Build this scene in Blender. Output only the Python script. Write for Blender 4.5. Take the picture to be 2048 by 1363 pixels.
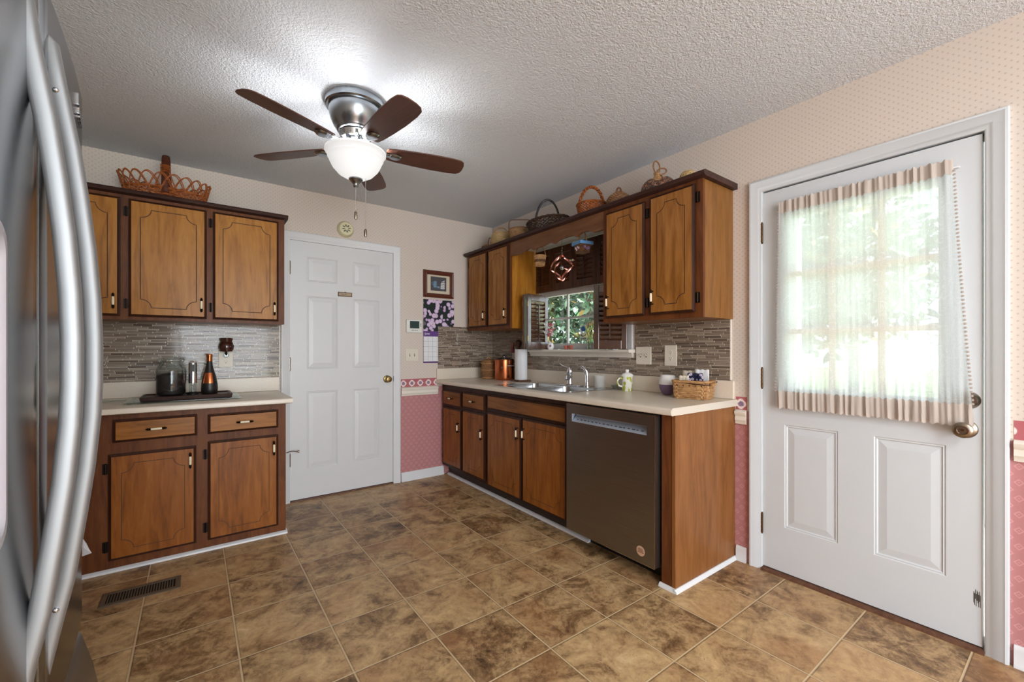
import bpy, bmesh, math, random
from math import sin, cos, pi, radians, sqrt
from mathutils import Vector, Matrix
random.seed(7)
for o in list(bpy.data.objects): bpy.data.objects.remove(o)
SC = bpy.context.scene
COL = SC.collection

def lin(c):
    c = [x/255.0 for x in c]
    return tuple((x/12.92 if x <= .04045 else ((x+.055)/1.055)**2.4) for x in c) + (1.0,)

# ---------------------------------------------------------------- camera, sky, sun, lights, exposure
cd = bpy.data.cameras.new('camera'); cam = bpy.data.objects.new('camera', cd); COL.objects.link(cam)
cam.location = (-2.486, -3.708, 1.188)
cam.rotation_euler = (pi/2, 0, radians(-36.482))
cd.sensor_width = 36.0; cd.lens = 860.07/2048*36.0
cd.shift_y = (698.95-681.5)/2048.0
cd.clip_start = .02
SC.camera = cam
SC.view_settings.view_transform = 'Standard'; SC.view_settings.look = 'None'
SC.view_settings.gamma = 1.0; SC.view_settings.use_curve_mapping = False
SC.view_settings.exposure = 0.0
W = bpy.data.worlds.new('sky'); SC.world = W; W.use_nodes = True
W.node_tree.nodes['Background'].inputs[0].default_value = (.80, .90, 1.0, 1)
W.node_tree.nodes['Background'].inputs[1].default_value = 3.4

def light(name, kind, loc, energy, color=(1, 1, 1), rot=(0, 0, 0), **kw):
    d = bpy.data.lights.new(name, kind); d.energy = energy; d.color = color
    for k, v in kw.items(): setattr(d, k, v)
    o = bpy.data.objects.new(name, d); o.location = loc; o.rotation_euler = rot; COL.objects.link(o)
    return o
light('sun', 'SUN', (5, -8, 12), 21.0, (1, .98, .94), tuple(Vector((-.45, .75, -1.6)).to_track_quat('-Z', 'Y').to_euler()), angle=radians(.6))
# added fill light behind the camera, set in an invented wall opening
light('rear_fill', 'AREA', (-2.3, -6.55, 1.35), 118, (.89, .955, 1), (radians(90), 0, 0), shape='RECTANGLE', size=2.1, size_y=2.1)
# added overhead fill light behind the camera, no fixture known there
light('rear_overhead_fill', 'AREA', (-1.6, -4.9, 2.38), 30, (.96, .98, 1), (0, 0, 0), shape='DISK', size=.6)

# ---------------------------------------------------------------- geometry helpers
FB = (Vector((1, 0, 0)), Vector((0, 0, 1)), Vector((0, -1, 0)), Vector((0, 0, 0)))   # wall at the back: u right, v up, w into the room
FR = (Vector((0, -1, 0)), Vector((0, 0, 1)), Vector((-1, 0, 0)), Vector((0, 0, 0)))  # window wall
FW = (Vector((1, 0, 0)), Vector((0, 1, 0)), Vector((0, 0, 1)), Vector((0, 0, 0)))    # free standing
def frame(p, deg=0):
    a = radians(deg); return (Vector((cos(a), sin(a), 0)), Vector((-sin(a), cos(a), 0)), Vector((0, 0, 1)), Vector(p))
def upright(p, deg):    # u along heading deg, v up, w = to the right-hand side of u
    a = radians(deg); u = Vector((cos(a), sin(a), 0)); return (u, Vector((0, 0, 1)), u.cross(Vector((0, 0, 1))), Vector(p))
ORG = {}
def reg(o, label=None, cat=None, group=None, kind=None):
    if label: o['label'] = label
    if cat: o['category'] = cat
    if group: o['group'] = group
    if kind: o['kind'] = kind
    return o
def thing(name, label, cat, loc, group=None, kind=None):
    o = bpy.data.objects.new(name, None); COL.objects.link(o); o.location = loc; o.empty_display_size = .05
    ORG[o.name] = Vector(loc)
    return reg(o, label, cat, group, kind)

class MB:
    def __init__(s, F=FW):
        s.F = F; s.v = []; s.f = []; s.mi = []; s.m = 0
    def P(s, u, v, w):
        U, V, Wv, O = s.F; return O+U*u+V*v+Wv*w
    def add(s, pts, faces):
        b = len(s.v); s.v += [s.P(*p) for p in pts]
        for f in faces: s.f.append([b+i for i in f]); s.mi.append(s.m)
        return s
    def box(s, u0, u1, v0, v1, w0, w1):
        return s.add([(u0,v0,w0),(u1,v0,w0),(u1,v1,w0),(u0,v1,w0),(u0,v0,w1),(u1,v0,w1),(u1,v1,w1),(u0,v1,w1)],
                     [(3,2,1,0),(4,5,6,7),(0,1,5,4),(1,2,6,5),(2,3,7,6),(3,0,4,7)])
    def rings(s, rs, closed=True, cap0=False, cap1=False, loop=False):
        n = len(rs[0]); b = len(s.v)
        for r in rs: s.v += [s.P(*p) for p in r]
        R = len(rs)
        for i in range(R if loop else R-1):
            j2 = (i+1) % R
            for j in range(n if closed else n-1):
                k = (j+1) % n
                s.f.append([b+i*n+j, b+i*n+k, b+j2*n+k, b+j2*n+j]); s.mi.append(s.m)
        if cap0: s.f.append([b+j for j in range(n)][::-1]); s.mi.append(s.m)
        if cap1: s.f.append([b+(R-1)*n+j for j in range(n)]); s.mi.append(s.m)
        return s
    def ext(s, poly, axis, t0, t1):
        def pt(a, c, t): return (t,a,c) if axis == 'u' else ((a,t,c) if axis == 'v' else (a,c,t))
        return s.rings([[pt(a,c,t0) for a,c in poly],[pt(a,c,t1) for a,c in poly]], cap0=True, cap1=True)
    def lathe(s, prof, c=(0,0,0), seg=32, axis='w', sx=1, sy=1, open=False):
        rs = []
        for r, h in prof:
            ring = []
            for k in range(seg):
                t = 2*pi*k/seg; a, b = r*cos(t)*sx, r*sin(t)*sy
                if axis == 'w': p = (c[0]+a, c[1]+b, c[2]+h)
                elif axis == 'v': p = (c[0]+b, c[1]+h, c[2]+a)
                else: p = (c[0]+h, c[1]+a, c[2]+b)
                ring.append(p)
            rs.append(ring)
        return s.rings(rs, cap0=prof[0][0] > 1e-4 and not open, cap1=prof[-1][0] > 1e-4 and not open)
    def tube(s, pts, r, seg=8, closed=False, rad2=None, up=None, pw=2.0, cap=True):
        P = [Vector(p) for p in pts]; n = len(P); rs = []
        rr = r if isinstance(r, (list, tuple)) else [r]*n
        r2 = rr if rad2 is None else (rad2 if isinstance(rad2, (list, tuple)) else [rad2]*n)
        prev = None
        for i in range(n):
            if closed: t = P[(i+1) % n]-P[i-1]
            else: t = P[min(i+1,n-1)]-P[max(i-1,0)]
            if t.length < 1e-9: t = Vector((0,0,1))
            t.normalize()
            ref = Vector(up) if up else (prev if prev else (Vector((0,0,1)) if abs(t.z) < .9 else Vector((1,0,0))))
            a = ref-t*ref.dot(t)
            if a.length < 1e-6: a = Vector((1,0,0))-t*t.x
            a.normalize(); b = t.cross(a); prev = a
            ring = []
            for k in range(seg):
                q = 2*pi*k/seg; cc, ss = cos(q), sin(q)
                cc = math.copysign(abs(cc)**(2/pw), cc); ss = math.copysign(abs(ss)**(2/pw), ss)
                ring.append(tuple(P[i]+a*(cc*rr[i])+b*(ss*r2[i])))
            rs.append(ring)
        return s.rings(rs, cap0=cap and not closed, cap1=cap and not closed, loop=closed)
    def mitre(s, u0, u1, v0, v1, prof, closed=False):
        # moulding profile (distance outwards from the opening, w) run round an opening
        rs = []
        for d, w in prof:
            if closed: rs.append([(u0-d,v0-d,w),(u0-d,v1+d,w),(u1+d,v1+d,w),(u1+d,v0-d,w)])
            else: rs.append([(u0-d,v0,w),(u0-d,v1+d,w),(u1+d,v1+d,w),(u1+d,v0,w)])
        return s.rings(rs, closed=closed)
    def nest(s, u0, u1, v0, v1, steps):
        # rings stepping inwards: (inset, w); the last is filled
        rs = [[(u0+d,v0+d,w),(u1-d,v0+d,w),(u1-d,v1-d,w),(u0+d,v1-d,w)] for d, w in steps]
        return s.rings(rs, cap1=True)
    def skin(s, us, vs, w, holes):
        for i in range(len(us)-1):
            for j in range(len(vs)-1):
                if (i,j) in holes: continue
                s.add([(us[i],vs[j],w),(us[i+1],vs[j],w),(us[i+1],vs[j+1],w),(us[i],vs[j+1],w)],[(0,1,2,3)])
        return s
    def sphere(s, c, r, seg=16, rows=10, sc=(1,1,1)):
        rs = []
        for i in range(rows+1):
            t = pi*i/rows; rad = max(sin(t), 1e-3)
            rs.append([(c[0]+r*sc[0]*rad*cos(2*pi*k/seg), c[1]+r*sc[1]*rad*sin(2*pi*k/seg), c[2]-r*sc[2]*cos(t)) for k in range(seg)])
        return s.rings(rs, cap0=True, cap1=True)
    def build(s, name, mats, parent=None, smooth=False, bevel=0, label=None, cat=None, group=None, kind=None, fix=True):
        if not isinstance(mats, (list, tuple)): mats = [mats]
        if parent is not None: org = ORG[parent.name]
        else:
            xs = [p.x for p in s.v]; ys = [p.y for p in s.v]; zs = [p.z for p in s.v]
            org = Vector(((min(xs)+max(xs))/2, (min(ys)+max(ys))/2, min(zs)))
            if kind == 'structure': org = Vector((0,0,0))
        me = bpy.data.meshes.new(name)
        me.from_pydata([tuple(p-org) for p in s.v], [], s.f)
        for m in mats: me.materials.append(m)
        for p, i in zip(me.polygons, s.mi): p.material_index = min(i, len(mats)-1)
        bm = bmesh.new(); bm.from_mesh(me)
        if fix: bmesh.ops.recalc_face_normals(bm, faces=bm.faces)
        for f in bm.faces: f.smooth = smooth
        if smooth:
            for e in bm.edges:
                if len(e.link_faces) == 2 and e.calc_face_angle(0) > radians(38): e.smooth = False
        bm.to_mesh(me); bm.free()
        o = bpy.data.objects.new(name, me); COL.objects.link(o)
        ORG[o.name] = org
        if parent is not None: o.parent = parent
        else: o.location = org
        if bevel:
            b = o.modifiers.new('bevel', 'BEVEL'); b.width = bevel; b.segments = 2; b.limit_method = 'ANGLE'; b.angle_limit = radians(40)
        return reg(o, label, cat, group, kind)

def text_part(txt, F, u, v, w, size, mat, parent, name='lettering', depth=.0004):
    c = bpy.data.curves.new('t', 'FONT'); c.body = txt; c.size = size; c.extrude = depth
    t = bpy.data.objects.new('t', c); COL.objects.link(t)
    bpy.context.view_layer.update()
    dg = bpy.context.evaluated_depsgraph_get(); me = t.evaluated_get(dg).to_mesh()
    mb = MB(F); mb.add([(u+p.co.x, v+p.co.y, w+p.co.z) for p in me.vertices], [tuple(f.vertices) for f in me.polygons])
    bpy.data.objects.remove(t)
    return mb.build(name, mat, parent, fix=False)

# ---------------------------------------------------------------- materials
class NT:
    def __init__(s, name):
        s.mat = bpy.data.materials.new(name); s.mat.use_nodes = True; s.t = s.mat.node_tree
        s.b = s.t.nodes['Principled BSDF']; s.out = s.t.nodes['Material Output']
    def n(s, typ, ins=None, **pr):
        nd = s.t.nodes.new(typ)
        for k, v in pr.items(): setattr(nd, k, v)
        for k, v in (ins or {}).items(): s.set(nd.inputs[k], v)
        return nd
    def set(s, sock, v):
        if hasattr(v, 'is_output') or isinstance(v, bpy.types.NodeSocket): s.t.links.new(v, sock)
        else:
            if isinstance(v, tuple) and len(v) == 3 and sock.type == 'RGBA': v = v+(1,)
            sock.default_value = v
    def co(s): return s.n('ShaderNodeTexCoord').outputs['Object']
    def map(s, vec, scale=(1,1,1), loc=(0,0,0), rot=(0,0,0)):
        return s.n('ShaderNodeMapping', {'Vector': vec, 'Scale': scale, 'Location': loc, 'Rotation': rot}).outputs[0]
    def noise(s, vec, scale, detail=2, dist=0, rough=.5):
        return s.n('ShaderNodeTexNoise', {'Vector': vec, 'Scale': scale, 'Detail': detail, 'Distortion': dist, 'Roughness': rough}).outputs[0]
    def ramp(s, fac, stops, interp='LINEAR'):
        r = s.n('ShaderNodeValToRGB', {'Fac': fac}); r.color_ramp.interpolation = interp
        e = r.color_ramp.elements
        while len(e) < len(stops): e.new(.5)
        for el, (p, c) in zip(e, stops): el.position = p; el.color = lin(c) if max(c) > 1 else (tuple(c)+(1,))[:4]
        return r.outputs[0]
    def m(s, op, a, b=0.0, c=None):
        d = {0: a, 1: b}
        if c is not None: d[2] = c
        return s.n('ShaderNodeMath', d, operation=op).outputs[0]
    def vm(s, op, a, b=None):
        d = {0: a}
        if b is not None: d[1] = b
        nd = s.n('ShaderNodeVectorMath', d, operation=op)
        return nd.outputs['Value'] if op in ('LENGTH','DOT_PRODUCT','DISTANCE') else nd.outputs[0]
    def mix(s, f, a, b, blend='MIX'):
        nd = s.n('ShaderNodeMix', data_type='RGBA', blend_type=blend)
        s.set(nd.inputs[0], f); s.set(nd.inputs[6], a); s.set(nd.inputs[7], b); return nd.outputs[2]
    def sep(s, v): return s.n('ShaderNodeSeparateXYZ', {0: v}).outputs
    def comb(s, x, y, z=0.0): return s.n('ShaderNodeCombineXYZ', {0: x, 1: y, 2: z}).outputs[0]
    def bump(s, h, strength=.3, dist=.01):
        nd = s.n('ShaderNodeBump', {'Height': h, 'Strength': strength, 'Distance': dist}); s.set(s.b.inputs['Normal'], nd.outputs[0])
    def bs(s, **k):
        names = dict(color='Base Color', rough='Roughness', metal='Metallic', spec='Specular IOR Level', coat='Coat Weight', coatr='Coat Roughness',
                     trans='Transmission Weight', ior='IOR', emit='Emission Color', emits='Emission Strength', alpha='Alpha', sub='Subsurface Weight', aniso='Anisotropic')
        for a, v in k.items(): s.set(s.b.inputs[names[a]], v)
        return s.mat

def plain(name, c, rough=.5, metal=0.0, var=.06, **k):
    t = NT(name); n = t.noise(t.co(), 9, 3)
    col = t.mix(n, tuple(x*(1-var) for x in lin(c)[:3])+(1,), tuple(min(1, x*(1+var)) for x in lin(c)[:3])+(1,))
    return t.bs(color=col, rough=rough, metal=metal, **k)

def wood(name, dark, mid, light_, rough=.36, axis='v', scale=1.0, coat=.07):
    t = NT(name); c = t.co()
    sc = {'v': (9,9,1.1), 'x': (1.1,9,9), 'y': (9,1.1,9)}[axis]
    g = t.map(c, tuple(x*scale for x in sc))
    a = t.noise(g, 2.2, 6, 1.6, .6)
    fig = t.noise(t.map(c, tuple(x*scale*.42 for x in sc)), 2.0, 2, 2.6)
    fine = t.noise(t.map(c, tuple(x*scale*7 for x in sc)), 2.0, 2)
    f = t.m('ADD', t.m('MULTIPLY', a, .5), t.m('MULTIPLY', fig, .4)); f = t.m('ADD', f, t.m('MULTIPLY', fine, .12))
    col = t.ramp(f, [(.30, dark), (.5, mid), (.74, light_)])
    t.bump(fine, .04, .002)
    return t.bs(color=col, rough=rough, coat=coat, coatr=.22, spec=.22)

M = {}
M['honey'] = wood('honey_varnished_wood', (118,71,16), (165,108,36), (188,132,56))
M['walnut'] = wood('brown_varnished_wood', (106,64,22), (150,98,42), (176,124,68))
M['amber'] = wood('amber_worn_wood', (90,47,12), (137,79,28), (164,104,44))
M['amberx'] = wood('amber_worn_wood_crosswise', (96,54,12), (148,92,32), (174,116,48), axis='x')
M['ambery'] = wood('amber_worn_wood_lengthwise', (86,48,14), (128,77,28), (152,98,42), axis='y')
M['edge'] = wood('dark_stained_edge', (36,18,10), (56,29,15), (74,40,22), .5)
M['stile'] = wood('face_frame_stain', (64,31,11), (100,55,24), (124,73,35), .5)
M['crown'] = wood('dark_crown_stain', (42,24,20), (60,38,33), (78,52,46), .45, axis='y')
M['crownx'] = wood('dark_crown_stain_crosswise', (42,24,20), (60,38,33), (78,52,46), .45, axis='x')
M['endpanel'] = wood('end_panel_veneer', (102,62,28), (130,83,43), (150,99,58))
M['sidepanel'] = wood('cabinet_side_veneer', (98,62,25), (129,85,39), (147,101,54))
M['shutter'] = wood('dark_shutter_wood', (46,26,16), (74,42,25), (98,60,36), .42, coat=.15)
M['shutter_gloss'] = wood('glossy_shutter_wood', (46,26,16), (74,42,25), (98,60,36), .30, coat=1.0); M['shutter_gloss'].node_tree.nodes['Principled BSDF'].inputs['Coat IOR'].default_value = 2.0
M['valance'] = wood('valance_wood', (84,52,32), (112,74,48), (132,92,62), axis='y')
M['blade'] = wood('walnut_blade', (64,40,32), (90,58,46), (110,74,60), .38, axis='x')
M['traywood'] = wood('dark_tray_wood', (42,26,22), (60,39,33), (78,52,44), .4, axis='x')
M['oldwood'] = wood('old_brown_wood', (70,44,32), (98,66,48), (122,86,66), .5)

M['groove_worn'] = plain('worn_groove', (84,48,18), .7)
M['groove'] = plain('routed_groove', (62,34,14), .7)
M['bronze'] = plain('dark_bronze', (40,30,24), .38, .8)
M['black'] = plain('black_plastic', (22,21,21), .45)
M['porcelain'] = plain('cream_porcelain', (232,218,188), .25)
M['white_paint'] = plain('white_semi_gloss_paint', (216,217,217), .36, var=.02)
M['white_trim'] = plain('white_trim_paint', (218,219,220), .42, var=.03)
M['bounce_offset_paint'] = plain('white_paint_bounce_offset', (208,213,216), .36, var=.02)  # door white tinted cool to cancel the pink bounce light from the floor
M['cream_trim'] = plain('cream_trim_paint', (230,222,208), .42, var=.03)
M['plate'] = plain('ivory_plastic', (224,216,200), .4, var=.02)
M['steel'] = NT('brushed_stainless'); t = M['steel']
n_ = t.noise(t.map(t.co(), (400,400,3)), 1, 2)
M['steel'] = t.bs(color=t.ramp(n_, [(.2,(176,177,179)),(.8,(206,207,208))]), rough=t.m('ADD', t.m('MULTIPLY', n_, .1), .2), metal=1.0)
t = NT('fridge_stainless'); c = t.co(); n_ = t.noise(t.map(c, (300,3,3)), 1, 2)
t.bump(t.noise(c, 5, 1), .05, .01)
M['fridge'] = t.bs(color=t.ramp(n_, [(.2,(118,119,121)),(.8,(134,135,137))]), rough=.2, metal=1.0)
M['fridge_handle'] = plain('satin_silver_handle', (158,160,162), .55, .85, .03)
t = NT('dark_stainless'); n_ = t.noise(t.map(t.co(), (3,3,300)), 1, 2)
M['dwsteel'] = t.bs(color=t.ramp(n_, [(.2,(136,130,124)),(.8,(150,144,138))]), rough=.36, metal=1.0)
M['dwedge'] = plain('polished_edge', (190,186,180), .25, 1.0)
M['dwpanel'] = plain('silver_control_panel', (176,184,196), .35, .5)
M['chrome'] = plain('chrome', (222,224,228), .08, 1.0, .01)
M['sink'] = plain('sink_stainless', (186,190,194), .22, 1.0, .04)
M['nickel'] = plain('brushed_nickel', (160,165,170), .26, 1.0, .05)
M['satin'] = plain('satin_nickel_hardware', (150,138,122), .3, 1.0, .05)
M['brass'] = plain('aged_brass', (150,128,82), .3, 1.0, .08)
M['brassd'] = plain('dark_brass', (96,70,42), .4, .9, .12)
M['copper'] = plain('hammered_copper', (196,112,72), .24, 1.0, .1)
M['rosecopper'] = plain('rose_copper', (206,140,124), .2, 1.0, .05)
M['paper'] = plain('white_paper', (232,232,234), .8, var=.02)
M['grey_slot'] = plain('dark_grey_slot', (58,56,54), .6)
M['vent'] = plain('brown_vent_metal', (104,90,74), .45, .3)

def glassy(name, tint=(1,1,1), gloss=.06):
    t = NT(name); t.t.nodes.remove(t.b)
    lw = t.n('ShaderNodeLayerWeight', {'Blend': .25}).outputs['Fresnel']
    tr = t.n('ShaderNodeBsdfTransparent', {'Color': tint+(1,)}).outputs[0]
    gl = t.n('ShaderNodeBsdfGlossy', {'Roughness': .02}).outputs[0]
    f = t.m('MINIMUM', t.m('ADD', t.m('MULTIPLY', lw, .55), gloss*.4), .8)
    mx = t.n('ShaderNodeMixShader', {0: f, 1: tr, 2: gl}).outputs[0]
    t.t.links.new(mx, t.out.inputs[0]); return t.mat
M['glass'] = glassy('clear_window_glass', (.97,.99,.98))
M['jarglass'] = glassy('jar_glass', (.86,.90,.89), .12)
M['boardglass'] = glassy('green_tinged_glass', (.72,.80,.76), .2)
t = NT('frosted_plastic'); t.t.nodes.remove(t.b)
t.t.links.new(t.n('ShaderNodeMixShader', {0: .38, 1: t.n('ShaderNodeBsdfTransparent').outputs[0], 2: t.n('ShaderNodeBsdfDiffuse', {'Color': lin((222,220,216))}).outputs[0]}).outputs[0], t.out.inputs[0]); M['cupplastic'] = t.mat

# wallpaper: quincunx of dots; pink lower paper with small outlined medallions; border of quatrefoils
def lattice(t, uv, a, b, off=(0,0)):
    v = t.map(uv, (1/a, 1/b, 1), (off[0], off[1], 0))
    return t.vm('MULTIPLY', t.vm('SUBTRACT', t.vm('FRACTION', v), (.5,.5,0)), (a,b,0))
def wall_uv(t):
    x, y, z = t.sep(t.co())
    return t.comb(t.m('ADD', t.m('ADD', x, y), 20.0), z, 0.0)
t = NT('dotted_wallpaper'); uv = wall_uv(t)
d = t.m('MINIMUM', t.vm('LENGTH', lattice(t,uv,.031,.027)), t.vm('LENGTH', lattice(t,uv,.031,.027,(.5,.5))))
dot = t.ramp(d, [(0,(1,1,1)),(.0026,(1,1,1)),(.0040,(0,0,0))])
base = t.mix(t.noise(t.co(), 1.6, 2), lin((212,199,187)), lin((218,206,194)))
M['wallpaper'] = t.bs(color=t.mix(t.m('MULTIPLY', dot, .7), base, lin((160,134,118))), rough=.62)
t = NT('pink_wallpaper'); uv = wall_uv(t)
def med(off):
    p = t.vm('ABSOLUTE', lattice(t,uv,.052,.060,off)); px, py, _ = t.sep(p)
    man = t.m('ADD', px, py); ring = t.m('ABSOLUTE', t.m('SUBTRACT', man, .0115))
    return t.m('MINIMUM', ring, t.m('ADD', t.vm('LENGTH', p), .0))
d = t.m('MINIMUM', med((0,0)), med((.5,.5)))
k = t.ramp(d, [(0,(1,1,1)),(.0016,(.9,.9,.9)),(.0034,(0,0,0))])
M['pinkpaper'] = t.bs(color=t.mix(t.m('MULTIPLY', k, .5), t.mix(t.noise(t.co(), 2, 2), lin((178,120,120)), lin((188,130,130))), lin((226,170,166))), rough=.6)
t = NT('floral_border'); uv = wall_uv(t)
pp = lattice(t, t.vm('SUBTRACT', uv, (0,.845-.0035,0)), .082, .082, (.39,0)); pa = t.vm('ABSOLUTE', pp); px, py, _ = t.sep(pa)
q = t.m('MINIMUM', t.vm('LENGTH', t.vm('SUBTRACT', pa, (.012,0,0))), t.vm('LENGTH', t.vm('SUBTRACT', pa, (0,.012,0))))
outer = t.ramp(q, [(0,(1,1,1)),(.0165,(1,1,1)),(.0180,(0,0,0))])
fl = t.m('SUBTRACT', t.vm('LENGTH', pa), t.m('MULTIPLY', t.noise(t.co(), 120, 1), .012))
flower = t.ramp(fl, [(0,(1,1,1)),(.008,(1,1,1)),(.0098,(0,0,0))])
c0 = t.mix(outer, lin((178,98,104)), lin((236,220,214)))
M['border'] = t.bs(color=t.mix(flower, c0, t.mix(t.noise(t.co(), 30, 1), lin((104,92,138)), lin((176,132,140)))), rough=.6)

# popcorn ceiling
t = NT('popcorn_ceiling'); c = t.co()
h = t.m('ADD', t.noise(c, 120, 3, 0, .6), t.m('MULTIPLY', t.noise(c, 52, 2), .5))
t.bump(t.ramp(h, [(.5,(0,0,0)),(.95,(1,1,1))]), .6, .009)
M['ceiling'] = t.bs(color=lin((220,224,229)), rough=.9)

# stone-look floor tiles
TP = .3335
t = NT('stone_tile_floor'); x, y, z = t.sep(t.co())
ux = t.m('DIVIDE', t.m('ADD', x, 2.345+TP*30), TP); uy = t.m('DIVIDE', t.m('ADD', y, 1.090+TP*40), TP)
fx, fy = t.m('FRACT', ux), t.m('FRACT', uy); ix, iy = t.m('FLOOR', ux), t.m('FLOOR', uy)
def edge(f): return t.m('MINIMUM', f, t.m('SUBTRACT', 1.0, f))
e = t.m('MINIMUM', edge(fx), edge(fy))
cell = t.n('ShaderNodeTexWhiteNoise', {'Vector': t.comb(ix, iy, 3.0)}).outputs
sh = t.vm('ADD', t.co(), t.vm('MULTIPLY', cell[1], (9,9,9)))
n1 = t.noise(sh, 7.0, 10, .7, .70); n2 = t.noise(sh, 34, 8, .5, .72); n3 = t.noise(t.map(sh, (1,1,1), (4,2,0)), 2.6, 3, .5)
f = t.m('ADD', t.m('MULTIPLY', n1, .62), t.m('MULTIPLY', n2, .30)); f = t.m('ADD', f, t.m('MULTIPLY', t.m('SUBTRACT', cell[0], .5), .09))
stone = t.ramp(f, [(.30,(62,44,28)),(.39,(128,98,66)),(.47,(178,146,104)),(.56,(204,171,124)),(.66,(222,196,154))])
stone = t.mix(t.ramp(n3, [(.45,(0,0,0)),(.75,(.55,.55,.55))]), stone, lin((168,120,78)))
speck = t.ramp(t.noise(sh, 60, 3, 1.5, .6), [(.28,(1,1,1)),(.36,(0,0,0))])
stone = t.mix(t.m('MULTIPLY', speck, .6), stone, lin((66,48,34)))
rim = t.ramp(e, [(.010,(1,1,1)),(.022,(0,0,0))]); grout = t.ramp(e, [(.0075,(1,1,1)),(.0115,(0,0,0))])
stone = t.mix(t.m('MULTIPLY', rim, .55), stone, lin((84,62,42)))
t.bump(t.m('ADD', t.ramp(e, [(.004,(0,0,0)),(.02,(1,1,1))]), t.m('MULTIPLY', n2, .25)), .35, .004)
M['floor'] = t.bs(color=t.mix(grout, stone, lin((204,178,138))), rough=t.m('ADD', t.m('MULTIPLY', n2, .25), .30), spec=.4)

# stick mosaic of glass and stone
t = NT('stick_mosaic'); x, y, z = t.sep(t.co()); u = t.m('ADD', t.m('ADD', x, y), 30.0)
RH = .0094
vr = t.m('DIVIDE', z, RH); row = t.m('FLOOR', vr); fr = t.m('FRACT', vr)
rn = t.n('ShaderNodeTexWhiteNoise', {'W': row}, noise_dimensions='1D').outputs[0]
ul = t.m('ADD', t.m('DIVIDE', u, t.m('ADD', .085, t.m('MULTIPLY', rn, .07))), t.m('MULTIPLY', rn, 37.0))
colu = t.m('FLOOR', ul); fc = t.m('FRACT', ul)
idn = t.n('ShaderNodeTexWhiteNoise', {'Vector': t.comb(colu, row, 0.0)}, noise_dimensions='2D').outputs
stick = t.ramp(idn[0], [(0,(104,90,78)),(.12,(136,121,105)),(.34,(156,141,124)),(.56,(146,131,115)),(.76,(168,153,135)),(.93,(124,109,95))], 'CONSTANT')
re_ = t.m('MINIMUM', fr, t.m('SUBTRACT', 1.0, fr))
line = t.ramp(re_, [(.06,(1,1,1)),(.14,(0,0,0))]); joint = t.ramp(fc, [(.0,(1,1,1)),(.022,(1,1,1)),(.03,(0,0,0))])
col = t.mix(t.m('MULTIPLY', line, .85), stick, lin((66,56,48)))
col = t.mix(joint, col, lin((214,202,186)))
hb = t.m('ADD', t.ramp(re_, [(.02,(0,0,0)),(.3,(1,1,1))]), t.m('MULTIPLY', idn[0], .3))
t.bump(hb, .25, .003)
M['mosaic'] = t.bs(color=col, rough=t.m('ADD', t.m('MULTIPLY', idn[0], .25), .08), spec=.6, coat=.3, coatr=.05)

# laminate
t = NT('beige_laminate'); n1 = t.noise(t.co(), 160, 3); n2 = t.noise(t.co(), 9, 2)
M['laminate'] = t.bs(color=t.mix(t.m('MULTIPLY', n1, .6), t.mix(n2, lin((226,215,198)), lin((232,222,207))), lin((206,190,168))), rough=.3)
M['lamedge'] = plain('beige_laminate_edge', (206,196,181), .35, var=.02)

# lace
def lace(name, dens, tint):
    t = NT(name); t.t.nodes.remove(t.b); c = t.co(); x, y, z = t.sep(c); p = t.comb(y, z, 0.0)
    sw = t.noise(p, 9, 1, 3.2)
    swirl = t.ramp(t.m('ABSOLUTE', t.m('SUBTRACT', t.m('FRACT', t.m('MULTIPLY', sw, 7.0)), .5)), [(.0,(1,1,1)),(.10,(1,1,1)),(.18,(0,0,0))])
    vo = t.n('ShaderNodeTexVoronoi', {'Vector': p, 'Scale': 9.0}).outputs[0]
    petal = t.ramp(vo, [(.0,(1,1,1)),(.22,(1,1,1)),(.26,(.2,.2,.2)),(.30,(1,1,1)),(.36,(0,0,0))])
    net = t.ramp(t.vm('LENGTH', lattice(t, p, .0062, .0062)), [(.0022,(0,0,0)),(.0030,(1,1,1))])
    rr = t.m('ABSOLUTE', t.m('SUBTRACT', t.vm('LENGTH', lattice(t, p, .21, .018, (.3,0))), .0055))
    rings = t.ramp(rr, [(.001,(1,1,1)),(.0025,(0,0,0))])
    f = t.m('MAXIMUM', t.m('MAXIMUM', t.m('MULTIPLY', swirl, .95), t.m('MULTIPLY', petal, .85)), t.m('MULTIPLY', rings, .95))
    f = t.m('MAXIMUM', f, t.m('ADD', t.m('MULTIPLY', net, .16), dens))
    tr = t.n('ShaderNodeBsdfTransparent').outputs[0]
    df = t.n('ShaderNodeBsdfDiffuse', {'Color': lin(tint)}).outputs[0]
    tl = t.n('ShaderNodeBsdfTranslucent', {'Color': lin(tint)}).outputs[0]
    cl = t.n('ShaderNodeMixShader', {0: .55, 1: df, 2: tl}).outputs[0]
    t.t.links.new(t.n('ShaderNodeMixShader', {0: f, 1: tr, 2: cl}).outputs[0], t.out.inputs[0]); return t.mat
M['lace'] = lace('ivory_lace', .76, (229,235,234))
t = NT('gathered_lace_hem'); t.t.nodes.remove(t.b)
df = t.n('ShaderNodeBsdfDiffuse', {'Color': lin((208,196,186))}).outputs[0]; tl = t.n('ShaderNodeBsdfTranslucent', {'Color': lin((208,196,186))}).outputs[0]
t.t.links.new(t.n('ShaderNodeMixShader', {0: .3, 1: df, 2: tl}).outputs[0], t.out.inputs[0]); M['hem'] = t.mat

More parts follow.
